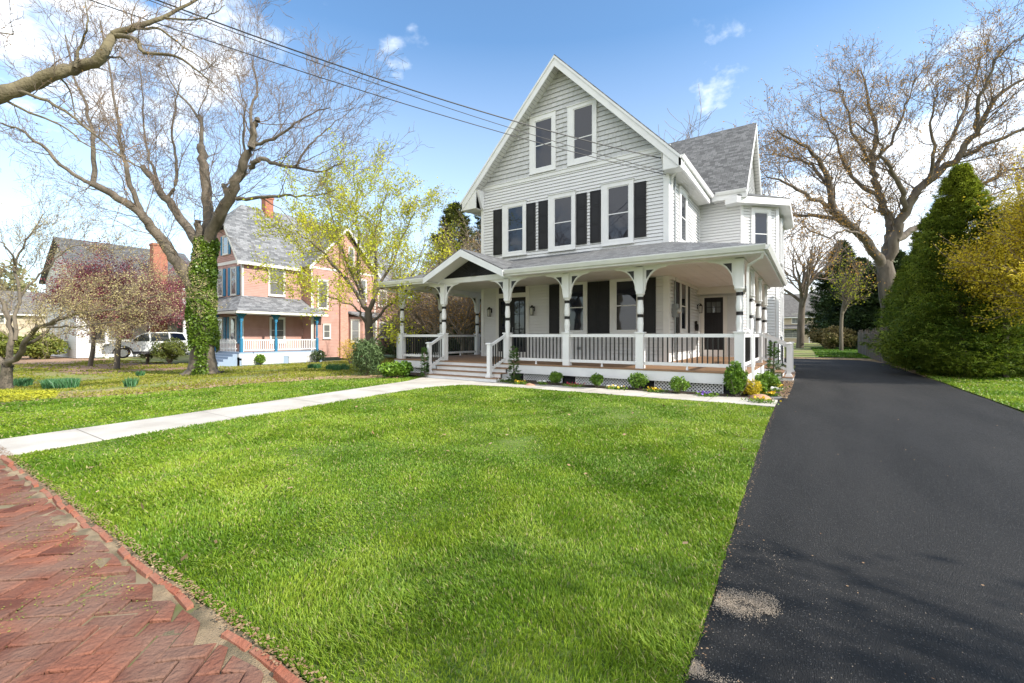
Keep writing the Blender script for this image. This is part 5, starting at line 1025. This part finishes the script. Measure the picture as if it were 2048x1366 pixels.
# ---- conical evergreens: whorled sprays on drooping-to-rising branches
def conifer(name,label,bx,H,Rb,seed,leafm=CYP,nb_=700,per=26,sl=.17,shape=.75,lean=0,skirt=.02,cat='tree',group=None,colr=(0,1)):
    tr=thing(name,label,cat,bx,group); r=np.random.default_rng(seed); b_=MB(); b_.tube([(bx[0],bx[1],bx[2]-.1),(bx[0],bx[1],bx[2]+H*.5),(bx[0],bx[1],bx[2]+H*.93)],[.03*H/1.6+.02,.02*H/1.6,.01],8); b_.build('trunk',BARKD,tr)
    zz=r.random(nb_)**1.25; zf_=skirt+zz*(1-skirt-.01); az=r.uniform(0,6.283,nb_); lob=.66+.5*vnoise(az*1.5+seed,zf_*H*1.1,1.,seed)+.10*np.sin(az*3+seed+zf_*5)+.12*vnoise(az*4,zf_*H*3,1.,seed+3)
    Rr=Rb*np.minimum(1,(1-zf_)*1.0/(1-.12))**shape*lob*np.minimum(1,.72+zf_*3.2)*r.uniform(.70,1.24,nb_)+.05
    P0=np.stack([bx[0]+0*az,bx[1]+0*az,bx[2]+zf_*H-.10*Rr],1); dirh=np.stack([np.cos(az),np.sin(az),0*az],1)
    t_=r.random((nb_,per))**.55; t_=.30+.72*t_; rise=.18*Rr[:,None]*t_**2
    C=P0[:,None]+dirh[:,None]*(Rr[:,None]*t_)[:,:,None]; C[:,:,2]+=rise; fan=r.normal(0,1,(nb_,per))*.17*Rr[:,None]*(1.15-.6*t_); side=np.stack([-np.sin(az),np.cos(az),0*az],1); C+=side[:,None]*fan[:,:,None]; C[:,:,2]+=r.normal(0,.035*H/7,(nb_,per))+(-.10*fan**2/np.maximum(Rr[:,None],.2))
    C=C.reshape(-1,3); n=len(C); dv=np.repeat(dirh,per,0)+r.normal(0,.45,(n,3)); dv[:,2]+=r.normal(.25,.3,n); dv=unit(dv); sd_=unit(np.cross(dv,np.array([0,0,1.])+r.normal(0,.35,(n,3))))
    s_=sl*r.uniform(.5,1.25,n)[:,None]; V=np.empty((n,7,3)); V[:,0]=C-dv*s_*.3
    V[:,1]=C+dv*s_*.35+sd_*s_*.42; V[:,2]=C+dv*s_*.30+sd_*s_*.10; V[:,3]=C+dv*s_; V[:,4]=C+dv*s_*.30-sd_*s_*.10; V[:,5]=C+dv*s_*.35-sd_*s_*.42; V[:,6]=C+dv*s_*.1
    i=np.arange(n)[:,None]*7; tt=np.concatenate([i+np.array([[0,2,1]]),i+np.array([[2,3,4]]),i+np.array([[0,5,4]])])
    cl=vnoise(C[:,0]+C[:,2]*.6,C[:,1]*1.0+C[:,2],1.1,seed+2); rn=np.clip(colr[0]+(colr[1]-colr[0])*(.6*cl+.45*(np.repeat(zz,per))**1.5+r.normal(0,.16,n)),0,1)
    npmesh('crown',V.reshape(-1,3),[tt],leafm,tr,rnd=np.concatenate([rn]*3)); return tr
g2='tall cypress hedge trees right of the driveway'
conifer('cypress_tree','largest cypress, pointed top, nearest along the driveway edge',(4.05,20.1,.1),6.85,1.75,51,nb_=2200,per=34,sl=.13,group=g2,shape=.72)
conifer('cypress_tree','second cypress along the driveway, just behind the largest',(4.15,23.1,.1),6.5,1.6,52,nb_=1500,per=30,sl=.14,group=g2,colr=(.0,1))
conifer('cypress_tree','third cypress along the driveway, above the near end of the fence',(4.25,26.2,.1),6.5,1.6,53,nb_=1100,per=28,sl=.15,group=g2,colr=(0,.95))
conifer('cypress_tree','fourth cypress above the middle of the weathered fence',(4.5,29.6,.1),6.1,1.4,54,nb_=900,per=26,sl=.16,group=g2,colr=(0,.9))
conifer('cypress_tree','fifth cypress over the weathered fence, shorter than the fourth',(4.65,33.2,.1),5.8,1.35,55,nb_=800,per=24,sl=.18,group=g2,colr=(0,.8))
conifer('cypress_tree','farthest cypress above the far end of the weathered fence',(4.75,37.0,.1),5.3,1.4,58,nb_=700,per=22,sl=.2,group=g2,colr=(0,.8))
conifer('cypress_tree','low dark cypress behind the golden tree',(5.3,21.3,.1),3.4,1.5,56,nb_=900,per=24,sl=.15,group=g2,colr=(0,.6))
conifer('pine_tree','dark broad evergreen behind the slim green tree in the back yard',(4.8,67,.1),10.5,4.2,57,LFD,900,26,.5,.6); conifer('pine_tree','dark evergreen rising over the back yard beside the fence',(6.5,56,.1),9.5,4.0,58,LFD,900,26,.5,.6); conifer('pine_tree','feathery evergreen poking above the slim green tree far behind',(3.6,80,.1),15,4.0,59,LFD,900,24,.6,.6,colr=(.3,1))
# golden tree at right edge
small_tree('golden_tree','young tree with golden yellow leaves and slim grey trunk at the right edge','tree',2010,757,385,1.75,LFG,61,trunkr=.07,nk=26,lsize=.028,per=34,pers=(9,8),spread=.11,up=.13,trunkf=.60,sprd=.75,bark=BARK,leader=.24)
small_tree('golden_tree','taller golden leaved tree just outside the right edge','tree',2150,775,460,1.9,LFG,63,trunkr=.09,nk=28,lsize=.03,per=34,pers=(9,8),spread=.12,up=.16,trunkf=.60,sprd=.7,bark=BARK,leader=.25)
# bare tree over the roof, back yard trees
small_tree('bare_tree','bare tree top showing above the ridge of the white house','tree',0,0,1,5.2,None,65,base=(-11.5,40,.1),trunkr=.35,pers=(7,7),up=.12,trunkf=.3) if False else None
def bare(label,bx,H,cr,seed,tr_=.35,leafm=None,name='bare_tree',ls=.08,per=2,pers=(7,7),up=.1,rmin=.014,tf=.4,wig=.13,sprd=.6,bark=BARK):
    hp=H/ (dep(bx[0],bx[1]))*F_PX; return small_tree(name,label,'tree',0,0,hp,cr,leafm,seed,base=bx,trunkr=tr_,pers=pers,up=up,trunkf=tf,rmin=rmin,per=per,lsize=ls,wig=wig,spread=.2,bark=bark,sprd=sprd,nk=9)
bare('bare tree top showing above the roof of the white house',(-9.2,35.5,.1),17.0,6.2,65,up=.14,tf=.45)
bare('tall bare tree with forked trunk in front of the tan house',(-1.0,59,.1),14,6.0,66,tr_=.40,leafm=LFO,ls=.10,per=1,rmin=.02,tf=.35)
bare('slim pale trunked tree with fresh green leaves in the back yard',(2.2,48,.1),8.0,2.4,67,tr_=.16,leafm=LFY,name='young_tree',ls=.08,per=2,tf=.5,rmin=.01,pers=(6,6))
# tangle behind the porch on the left
for i,(lab,bx,H,cr,lm,sd_) in enumerate([('leafless brushy tree seen through the front porch opening',(-17.8,21.8,-.15),9.0,3.8,LFC,71),('pale brushy tree behind the left porch corner',(-19.5,20.6,-.2),7.4,3.3,LFC,72),('brushy tree with crossing branches left of the house gable',(-18.6,25.5,-.2),12.,4.6,LFO,73),('tall thin branched tree behind the brush by the house',(-22.0,26.5,-.3),13.0,4.8,LFC,74),('brown brushy tree close behind the left porch side',(-16.2,19.2,-.1),5.0,2.6,LFO,75),('low tangled tree between the porch and the pink house',(-21.3,20.4,-.3),6.6,3.2,LFO,70)]):
    bare(lab,bx,H,cr,sd_,tr_=.17,leafm=lm,ls=.045,per=3,pers=(10,9),rmin=.009,up=.05,tf=.18,sprd=.8,wig=.2)
OLI=mat('pine_olive',(.05,.075,.015),(.17,.19,.04),rnd=True,rough=.7,transl=.15)
conifer('pine_tree','dark pine rising between the bare branches left of the gable',(-26.2,30.0,-.3),13.5,3.6,76,OLI,1100,26,.34,.6); conifer('pine_tree','taller pine whose tip stands beside the gable eave',(-24.5,33.5,-.3),15.5,3.2,69,OLI,1000,26,.34,.6)
for i,(x,y,H,r_,lab) in enumerate([(-23.5,29,5.0,3.2,'dense evergreen low behind the front porch'),(-19.5,29,4.6,3.0,'dark yew seen through the porch beside the front door'),(-27.5,27.5,5.0,3.0,'dark evergreen just behind the porch end by the pink house'),(-16,27,4.5,2.8,'dark evergreen hidden low behind the left porch side'),(-24.5,24.8,3.4,2.2,'small dark evergreen in front of the brushy trees')]): conifer('yew_tree',lab,(x,y,-.3),H,r_,177+i,LFD,900,24,.28,.45)
# background trees left
k=0
for (x,y,H,cr,lm,lab) in [(-75,22,13,6,LFC,'pale budding tree far behind the white house'),(-70,2,11,6,LFY,'yellow green tree at the far left background'),(-80,-8,12,6,LFC,'cream budding tree beyond the far left tan house'),(-58,-2,8,4.5,LFY,'low yellow green tree left of the gravel drive'),(-46,40,13,6,LFC,'pale tree top behind the pink house roof'),(-38,46,14,6,LFC,'pale bare tree behind the pink house gable'),(-28,48,13,6,LFY,'yellow green tree beyond the pink house'),(22,70,15,7,LFO,'budding tree far behind the cypress hedge'),(32,52,14,7,LFO,'wide tree beyond the golden tree')]:
    bare(lab,(x,y,-.4 if x<0 else .1),H,cr,80+k,tr_=.3,leafm=lm,ls=.11,per=2,pers=(7,6),rmin=.02,name='background_tree'); k+=1
# overhanging limb of a street maple whose trunk stands left of the frame
mb_=(-10.6,.1,-.0); tr=thing('maple_tree','street maple whose long thick limb crosses the upper left sky','tree',mb_); t=Tree(91); main=[]; T0=6.
t.limb([(mb_[0],mb_[1],-.1),(mb_[0],mb_[1],2.2),(mb_[0]+.15,mb_[1]+.1,4.0),(mb_[0]+.1,mb_[1]+.1,6.5)],[.38,.28,.24,.12],4,.01)
for q_ in ([(-10.5,.2,6.3),(-10.9,.0,7.6),(-11.8,-.5,9.2),(-12.3,-.9,10.6)],[(-10.5,.2,6.3),(-10.3,-.4,7.8),(-9.9,-1.6,9.2),(-9.8,-2.6,10.4)],[(-10.5,.15,5.2),(-11.3,-.6,6.0),(-12.6,-1.8,7.0),(-13.8,-2.6,7.6)]): main.append(t.limb(q_,[.13,.09,.03],4,.02))
def LB_(pts,rad): main.append(t.limb(limb3(T0,pts),rad,4,.006))
j0=pt(-60,215,6.0); main.append(t.limb([(mb_[0]+.1,mb_[1]+.1,4.1),tuple((np.array([mb_[0]+.1,mb_[1]+.1,4.1])+j0)/2+np.array([0,0,.05])),j0],[.13,.10,.095],4,.01))
LB_([(-60,215,0),(0,190,0),(60,170,.1),(110,147,.1),(155,135,.2),(195,122,.2),(212,95,.2),(230,70,.3),(262,57,.3),(310,42,.4),(350,22,.5),(400,-5,.6)],[.095,.085,.07,.055,.03,.015])
LB_([(232,72,.3),(270,78,.2),(290,105,.1),(350,112,0),(400,145,0),(425,165,0)],[.035,.02,.006]); LB_([(270,57,.3),(320,60,.5),(370,95,.6),(430,135,.7)],[.02,.005]); LB_([(40,183,0),(95,203,-.1),(140,230,-.2),(190,270,-.3),(240,312,-.4),(290,340,-.5)],[.022,.006]); LB_([(0,195,0),(60,225,.2),(120,250,.3),(175,290,.4),(230,310,.5)],[.018,.005]); LB_([(-40,60,.5),(20,70,.4),(28,62,.3)],[.012,.005]); LB_([(150,135,.1),(160,90,.1),(175,50,0),(170,0,0)],[.02,.005]); LB_([(110,147,.1),(140,180,.3),(150,240,.4)],[.015,.005]); LB_([(200,118,.2),(240,115,.6),(255,130,.8)],[.018,.006]); LB_([(330,35,.4),(380,40,.2),(420,30,0),(450,10,0)],[.015,.004])
nb=len(t.b); fill(t,main[:3],3,[((.9,1.8),0,0),((.4,1.0),5,3)],up=.05,wig=.15,cen=pt(-100,250,6),og=.05,rr0=.3,rm=.02); fill(t,main[4:],6,[((.25,.7),0,0),((.12,.35),4,3),((.05,.15),2,3)],up=.03,wig=.16,cen=pt(-100,250,6),og=.05,rr0=.3,t0=.1,rm=.009)
t.mesh('trunk',mat('bark_olive',(.20,.17,.10),(.11,.09,.06),scale=5,rough=.95,bump=.8,bscale=30,stretch=(1,1,1)),tr,slice(0,nb)); t.mesh('branches',BARKT,tr,slice(nb,None),rmin=.0022); leaves('buds',t.tips(slice(nb+1,None),.4,1)[::2],.012,LFO,tr,92,.01)
# street tree to the right of the photographer, out of frame: throws the dappled shade on the drive
bare('broad street tree standing right of the driveway near the pavement',(9.6,2.6,0.),7.0,3.6,95,tr_=.3,leafm=LFO,ls=.07,per=2,pers=(8,7),rmin=.008,name='street_tree')
# ================================================================ FENCE
FW_=mat('weathered_wood',(.10,.07,.05),(.19,.155,.13),rough=.9,rnd=True,bump=.6,bscale=20,stretch=(6,6,.4)); fn=thing('wooden_fence','weathered leaning board fence beside the driveway','fence',(2.95,30,.1)); wf=W(2.95,0,0,1,-1,0)
random.seed(3)
y=25.4
while y<42:
    w1=random.uniform(.12,.16); b=MB(); h=random.uniform(1.45,1.75); tl=random.uniform(-.05,.05); b.prism(W(2.95,0,0,1,-1,0),[(y,.1),(y+w1,.1),(y+w1+tl,.1+h),(y+tl,.1+h+random.uniform(-.05,.05))],.0,.02); b.build('board',FW_,fn); y+=w1+random.choice((.01,.01,.02,.09))
for z in (.45,1.35): b=MB(); b.wb(wf,25.4,42,z,z+.09,-.05,0); b.build('rail',FW_,fn)
for y in range(26,43,3): b=MB(); b.wb(wf,y,y+.1,0,1.6,-.16,-.055); b.build('fence_post',FW_,fn)
# dark rail fence left of the porch
fn=thing('rail_fence','low dark wooden rail fence between the pink house and the white porch','fence',(-23,26,-.3)); DWD=mat('dark_wood',(.06,.04,.03),rough=.8)
for y0,x0 in ((27,-29),(27,-26.5),(27,-24),(27,-21.5),(27,-19)): b=MB(); b.box(x0-.06,x0+.06,y0-.06,y0+.06,-.5,.9); b.build('fence_post',DWD,fn)
for z in (.2,.65): b=MB(); b.box(-29,-19,26.97,27.03,z-.05,z+.05); b.build('rail',DWD,fn)
# ================================================================ SHRUBS, FLOWERS, STONES
def shrub(name,label,bx,rx,rz_,seed,leafm=LFB,n=1800,ls=.022,cat='shrub',group=None,stem=.08,asp=.6,shell=.45):
    tr=thing(name,label,cat,bx,group); r=np.random.default_rng(seed); d=unit(r.normal(0,1,(n,3))); k=(shell+(1-shell)*r.random(n)**.5)*(.58+.62*vnoise(d[:,0]*3+seed,d[:,1]*3+d[:,2]*2,1,seed))
    c=np.array(bx)+np.array([0,0,stem+rz_])+d*k[:,None]*np.array([rx,rx,rz_]); leaves('foliage',c,ls,leafm,tr,seed,.01,asp)
    t=Tree(seed); k_=9; S=np.tile(np.array([bx[0],bx[1],bx[2]-.02]),(k_,1)); D=r.normal(0,.35,(k_,3)); D[:,2]=1; t.grow(S,D,np.full(k_,stem+rz_*1.5),np.full(k_,.010*max(1,rx*3)),5,.12,.05,n=4); t.mesh('stem',BARKD,tr); return tr
gB='round boxwoods planted along the lattice'
for i,(u,v,s,lab) in enumerate([(1112,768,.19,'small round boxwood right of the front steps, under the second railing'),(1193,774,.20,'round boxwood second from the steps along the lattice'),(1275,778,.24,'flattened round boxwood in front of the middle porch post'),(1358,786,.22,'upright yellow green boxwood under the right railing')]):
    p=at(u,v,.03); shrub('boxwood',lab,p,s*.9,s*.72,100+i,LFB,1300,.024,group=gB,stem=.07)
def thuja(label,p,H,Rb,seed): return conifer('slim_arborvitae',label,p,H,Rb,seed,mat('arborvitae_green',(.05,.11,.02),(.12,.24,.04),rnd=True,rough=.7,transl=.2),130,16,.055,.4,skirt=.06,cat='shrub',group='slim young arborvitae by the porch')
thuja('slim arborvitae left of the front steps',at(849,754,.03),.95,.10,110); thuja('slim arborvitae right of the front steps',at(1028,766,.03),1.05,.13,111); thuja('slim arborvitae beside the side steps',at(1547,766,.03),1.15,.15,112)
shrub('euonymus_shrub','tall yellow green leafy shrub at the porch corner',at(1472,792,.03),.20,.33,113,LFB,2600,.03); shrub('euonymus_shrub','low spreading shrub at the foot of the corner downspout',at(1500,790,.03),.22,.16,114,LFG,1200,.026,stem=.03)
shrub('juniper_shrub','rounded bright green shrub nearest the side steps',at(1533,778,.03),.27,.20,115,LFB,3000,.024,stem=.03); shrub('juniper_shrub','smaller bright green shrub in front of the side bed',at(1516,788,.03),.20,.14,116,LFB,2200,.022,stem=.02)
shrub('hydrangea_shrub','leafy green plant at the left end of the porch bed',at(787,753,.03),.42,.22,117,LFB,900,.06,stem=.03); shrub('hydrangea_shrub','round green plant against the left lattice',at(808,752,.03),.28,.24,118,LFB,900,.05,stem=.03)
shrub('weeping_evergreen','drooping dark weeping evergreen beside the budding tree',at(735,750,.0),.55,.62,119,mat('weeping_green',(.05,.10,.03),(.14,.20,.07),rnd=True,rough=.7),3500,.07,asp=.2,shell=.5,stem=.02)
shrub('forsythia_shrub','loose yellow green shrub in front of the pink bay window',(-24.0,17.6,-.4),.8,.85,120,LFG,1500,.05,asp=.3,shell=.3); shrub('rhododendron_shrub','dark green shrub under the pink bay window',(-28.3,22.5,-.45),1.0,.7,121,LFD,2500,.08); shrub('rhododendron_shrub','dark green shrub between the pink house and the fence',(-27.6,25.2,-.45),1.3,.7,122,LFD,2500,.08)
shrub('ivy_shrub','trailing green plant on the pink porch lattice',(-29.55,14.9,-.45),.35,.3,123,LFB,600,.06); shrub('ivy_shrub','bushy plant at the far end of the pink porch',(-29.4,18.9,-.45),.5,.4,124,LFD,800,.06)
HG=mat('hedge_olive',(.05,.08,.01),(.16,.19,.03),rnd=True,rough=.7,transl=.15)
shrub('clipped_shrub','broad olive green clipped shrub left of the ivy trunk',at(340,728),1.25,.72,125,HG,9000,.05,stem=.3); shrub('clipped_shrub','narrow olive shrub beside the white gate post',at(296,724),.75,.70,126,HG,4000,.05,stem=.2)
shrub('clipped_shrub','mounded reddish green shrub in the back yard beside the slim tree',(1.75,53,.1),2.0,1.05,127,mat('mound_leaf',(.09,.09,.02),(.24,.17,.07),rnd=True,rough=.8),7000,.10,stem=.1)
for i,(x,y,rr) in enumerate([(-47,-1.0,2.2),(-50,3.2,2.0),(-55,6.2,2.1),(-44,-5,2.2),(-52,8.6,1.8)]): shrub('hedge_bush',['yellow green bush nearest the left edge','yellow green bush second in the far left row','rounded bush in front of the far tan house','leafy bush at the end of the far left row','last bush of the far left row beside the gravel'][i],(x,y,-.5),rr,1.1,130+i,mat('hedge_yellow',(.10,.14,.02),(.30,.32,.05),rnd=True,rough=.7,transl=.2),4500,.12,stem=.05,group='bushes in a row beyond the gravel drive')
# flowers
def flowers(label,p,rx,cols,seed,n=26,name='pansy_clump'):
    tr=thing(name,label,'flowers',p,'pansies in the porch bed'); r=np.random.default_rng(seed); q=np.array(p)+np.stack([r.normal(0,rx,260),r.normal(0,rx*.6,260),r.uniform(.01,.09,260)],1); leaves('leaves',q,.022,LFB,tr,seed,.004)
    for ci,cc in enumerate(cols):
        q=np.array(p)+np.stack([r.normal(0,rx*.8,n),r.normal(0,rx*.5,n),r.uniform(.07,.12,n)],1); leaves('petals',q,.028,cc,tr,seed+ci,.002,.9)
YEL=mat('petal_yellow',(.75,.50,.02),rough=.6); PUR=mat('petal_purple',(.22,.12,.5),rough=.6); RED=mat('petal_crimson',(.5,.02,.08),rough=.6); WHP=mat('petal_white',(.75,.74,.7),rough=.6)
for (u,v,rx,cols,lab) in [(1010,763,.13,[WHP],'small white pansies at the foot of the front steps'),(1040,767,.12,[YEL],'yellow pansies beside the steps arborvitae'),(1085,768,.06,[WHP],'tiny pale pansies left of the crimson clump'),(1147,772,.13,[RED],'crimson pansies beneath the second post'),(1231,777,.13,[YEL,WHP],'pale yellow and white pansies between two boxwoods'),(1310,783,.12,[YEL],'bright yellow pansies right of the middle post'),(1414,791,.12,[PUR],'purple pansies near the right end of the lattice'),(1552,776,.10,[YEL],'yellow pansies at the back of the side bed'),(1550,782,.07,[WHP],'white pansies in the side bed by the driveway'),(1543,791,.08,[YEL],'yellow pansies above the black drain pipe'),(1520,803,.12,[YEL],'leafy yellow pansies in front of the round stone')]:
    flowers(lab,at(u,v,.035),rx,cols,int(u))
def stone(label,p,rx,ry,rz_,seed,m,name='stone'):
    bm=bmesh.new(); bmesh.ops.create_icosphere(bm,subdivisions=3,radius=1); r=np.random.default_rng(seed); o=r.random(3)*10
    from mathutils import noise
    for v in bm.verts: k=1+.22*noise.noise(v.co*1.3+Vector(o)); v.co=Vector((v.co.x*rx*k,v.co.y*ry*k,v.co.z*rz_*k))
    me=bpy.data.meshes.new(name); bm.to_mesh(me); bm.free(); me.materials.append(m)
    for q in me.polygons: q.use_smooth=True
    o=link(name,me); o.location=p; tag(o,label,'stone'); return o
STN=mat('stone_reddish',(.34,.17,.11),(.46,.28,.19),scale=5,rough=.9,bump=.6,bscale=20)
stone('rounded reddish brown stone at the bed corner',at(1519,796,.05),.22,.16,.13,1,STN); stone('flat pinkish stone among the flowers near the steps',at(1060,768,.05),.17,.10,.07,2,STN); stone('grey white stone at the foot of the corner downspout',at(1505,789,.05),.13,.09,.04,4,CONC,'splash_stone')
b=MB(); p=at(1530,797,.04); q=at(1562,797,.03); b.tube([(p[0],p[1],p[2]+.03),(q[0],q[1],q[2]+.03)],.045,10); tag(b.build('drain_pipe',PLAS),'black corrugated drain pipe lying at the bed corner','pipe')
# daffodil leaves and ground litter
def tuft(poly_c,rx,ry,n,h,seed,m,label,name='daffodil_bed'):
    r=np.random.default_rng(seed); th=r.uniform(0,6.283,n); k=np.sqrt(r.random(n)); x=poly_c[0]+rx*k*np.cos(th); y=poly_c[1]+ry*k*np.sin(th); z=gz(x,y)-.01; hh=h*r.uniform(.6,1.15,n); la=r.uniform(0,6.283,n); le=hh*r.uniform(.1,.5,n); fa=r.uniform(0,3.14,n); wx=np.cos(fa)*.012; wy=np.sin(fa)*.012; lx=np.cos(la)*le; ly=np.sin(la)*le
    V=np.empty((n,5,3)); V[:,0]=np.stack([x-wx,y-wy,z],1);V[:,1]=np.stack([x+wx,y+wy,z],1);V[:,2]=np.stack([x+wx+lx*.4,y+wy+ly*.4,z+hh*.65],1);V[:,3]=np.stack([x-wx+lx*.4,y-wy+ly*.4,z+hh*.65],1);V[:,4]=np.stack([x+lx,y+ly,z+hh],1)
    i=np.arange(n)[:,None]*5; o=npmesh(name,V.reshape(-1,3),[i+np.array([[0,1,2,3]]),i+np.array([[3,2,4]])],m,rnd=r.random(2*n)); tag(o,label,'plants',kind='stuff')
DAF=mat('daffodil_leaf',(.035,.13,.05),(.10,.24,.09),rnd=True,rough=.5,transl=.2)
p=at(120,777); tuft(p,1.25,.32,2600,.30,1,DAF,'dense green daffodil leaves in a long low bed'); p=at(45,772); tuft(p,.4,.25,600,.3,2,DAF,'small clump of daffodil leaves by the crooked trunk')
for i,(u,v) in enumerate([(622,737),(660,740),(673,741),(690,740),(280,752),(262,772),(636,738)]): p=at(u,v); tuft(p,.18,.15,130,.26,10+i,DAF,'scattered daffodil clumps in the thin neighbouring lawn','daffodil_clump')
def litter(poly,n,s,m,seed,label,name,dz=.015,flat=.97):
    r=np.random.default_rng(seed); xs=[q[0] for q in poly];ys=[q[1] for q in poly]; x=r.uniform(min(xs),max(xs),n); y=r.uniform(min(ys),max(ys),n); k=inpoly(x,y,poly); x,y=x[k],y[k]; z=gz(x,y)+dz+r.uniform(0,.01,len(x))
    o=leaves(name,np.stack([x,y,z],1),s,m,None,seed,.002,.7,flat); tag(o,label,'litter',kind='stuff')
DLF=mat('dead_leaf',(.22,.11,.05),(.45,.32,.19),rnd=True,rough=.9)
litter([(-.43,.9),(-.33,.9),(-.40,3),(-.50,9.4),(-.58,9.4),(-.50,4)],2600,.0055,DLF,1,'dry bits along the driveway edge','leaf_litter'); litter([(-9.4,1.0),(-1.3,1.0),(-1.3,1.08),(-9.4,1.09)],2600,.009,DLF,2,'dry grass bits along the brick edging','leaf_litter',.02)
litter([(p[0],p[1]) for p in (at(0,812),at(120,800),at(300,789),at(500,769),at(800,757.5),at(800,750),at(640,754),at(420,766),at(330,776),at(230,781),at(0,790))],5000,.04,DLF,3,'fallen leaves along the edge of the new turf','leaf_litter'); litter([(-.55,10.5),(-.38,10.5),(-.38,14.8),(-.62,14.8)],900,.02,DLF,4,'wood chips along the side bed','leaf_litter',.05)
litter([(3.0,19),(3.4,21),(3.1,30),(2.6,32),(-3,32.5),(-3,30.6),(2.2,30.6),(2.9,26)],4000,.045,DLF,5,'fallen leaves at the end of the driveway','leaf_litter'); litter([(-.4,1),(2.9,1),(2.9,24),(-.4,24)],260,.007,DLF,6,'specks of grit scattered over the asphalt','grit',.008)
litter([(-7.7,1.1),(-.6,1.1),(-.6,9.2),(-7.6,9.2)],70,.03,DLF,7,'a few fallen leaves on the front lawn','leaf_litter',.05,.6)
GC=mat('ground_cover_yellow',(.22,.26,.01),(.55,.52,.03),rnd=True,rough=.7,transl=.2); p=[at(0,807),at(110,799),at(120,785),at(0,782),at(-60,785),at(-60,808)]; litter([(q[0],q[1]) for q in p],9000,.03,GC,8,'yellow flowering ground cover at the left edge of the turf','ground_cover',.03,.6)
# lamp post in front of the tan house
b=MB(); b.tube([(-4.2,98,.1),(-4.2,98,1.9)],.04,8); lp=b; t_=thing('lamp_post','small black lamp post in front of the tan house door','lamp post',(-4.2,98,.1)); b.build('post',IRON,t_); b=MB(); b.tube([(-4.2,98,1.9),(-4.2,98,2.2),(-4.2,98,2.3)],[.1,.13,.02],6); b.build('lamp_head',IRON,t_)

# ================================================================ FAR WOODS AND TREES ACROSS THE STREET
r=np.random.default_rng(200); n=90000; th=r.uniform(R_(28),R_(190),n); rad=r.uniform(115,150,n); zz=r.random(n)**.8; top=7+9*vnoise(th*30,th*0,1,201)*(1+0)+3*vnoise(th*90,th*0,1,202); C=np.stack([rad*np.cos(th),rad*np.sin(th),-1+zz*top],1)
o=leaves('distant_woods',C,.55,mat('woods_spring',(.10,.09,.05),(.24,.24,.10),rnd=True,rough=.9,transl=.2),None,203,.5); tag(o,'pale spring woods along the horizon','woods',kind='stuff')
sb=bare('bare street tree across the road behind the camera',(-14,-16,-.0),13,5.5,210,tr_=.4,rmin=.03,name='street_tree',leafm=LFO,per=1) if False else None
def behind(x,y,H,cr,seed,label):
    tr=thing('street_tree',label,'tree',(x,y,0.),'trees across the street'); t=Tree(seed); P,Rr=t.grow(np.array([[x,y,-.1]]),np.array([[.03,.0,1.]]),np.array([H*.5]),np.array([.35]),6,.05,.1,.6,8)
    k=t.kids(P,Rr,9,.45,1,.6,.15,lr=(cr*.8,cr*1.2),rr=.5); P,Rr=t.grow(k[0],k[1],k[2],k[3],6,.13,.1,n=5); n0=len(t.b)
    k=t.kids(P,Rr,8,.15,1,.6,.2,rr=.5); P,Rr=t.grow(k[0],k[1],k[2],k[3],5,.14,.08,n=3); k=t.kids(P,Rr,8,.15,1,.6,.2,rr=.5); P,Rr=t.grow(k[0],k[1],k[2],k[3],4,.14,.08,n=3)
    t.mesh('trunk',BARK,tr,slice(0,n0)); t.mesh('branches',BARKT,tr,slice(n0,None),rmin=.018); leaves('crown',t.tips(slice(n0+1,None),.3,1),.09,LFO,tr,seed,.15); return tr
s0=behind(-20,-14,13,5.5,211,'broad bare tree across the street, left of the others')
dup(s0,(-8,-17,0),1.3,1.1,'bare tree across the street facing the front steps'); dup(s0,(4,-15,0),2.6,.95,'bare tree across the street facing the driveway'); dup(s0,(15,-18,0),4.0,1.15,'bare tree across the street at the far right'); dup(s0,(-32,-17,0),5.0,1.05,'bare tree across the street facing the pink house')
# moss in the pavement, dapple grains on the drive
MOS=mat('moss',(.10,.14,.02),(.30,.30,.05),rnd=True,rough=1)
r=np.random.default_rng(303); n=16000; x=r.uniform(-9,-1.3,n); y=r.uniform(-.6,.9,n); k=vnoise(x,y,2.2,305)>.62; x,y=x[k],y[k]; o=leaves('moss',np.stack([x,y,0*x+.012],1),.006,MOS,None,304,.002,.6,.8); tag(o,'yellow green moss specks between the paving bricks','moss',kind='stuff')

conifer('cypress_tree','dense evergreen right of the driveway, beside the photographer',(7.8,2.4,0.),5.9,2.2,320,nb_=420,per=20,sl=.2)
DAPPLE=mat('dapple_grain',(.20,.16,.12),(.40,.33,.25),rnd=True,rough=1)  # pale grain colour stands in for sun dapples on the shaded drive
r=np.random.default_rng(330); G_=[]
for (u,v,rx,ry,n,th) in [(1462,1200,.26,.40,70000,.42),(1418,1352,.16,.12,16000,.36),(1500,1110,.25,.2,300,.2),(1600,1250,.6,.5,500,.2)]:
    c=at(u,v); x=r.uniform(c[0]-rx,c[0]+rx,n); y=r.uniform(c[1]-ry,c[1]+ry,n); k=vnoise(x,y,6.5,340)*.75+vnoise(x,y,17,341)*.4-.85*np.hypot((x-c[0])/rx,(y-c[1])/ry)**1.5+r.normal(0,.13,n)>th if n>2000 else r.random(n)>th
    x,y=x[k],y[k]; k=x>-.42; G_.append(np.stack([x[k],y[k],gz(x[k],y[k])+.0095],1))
o=leaves('sun_dapple',np.concatenate(G_),.0026,DAPPLE,None,331,.0012,.8,.6); tag(o,'pale grains imitating sun dapples on the asphalt beside the lawn','sun_dapple',kind='stuff')
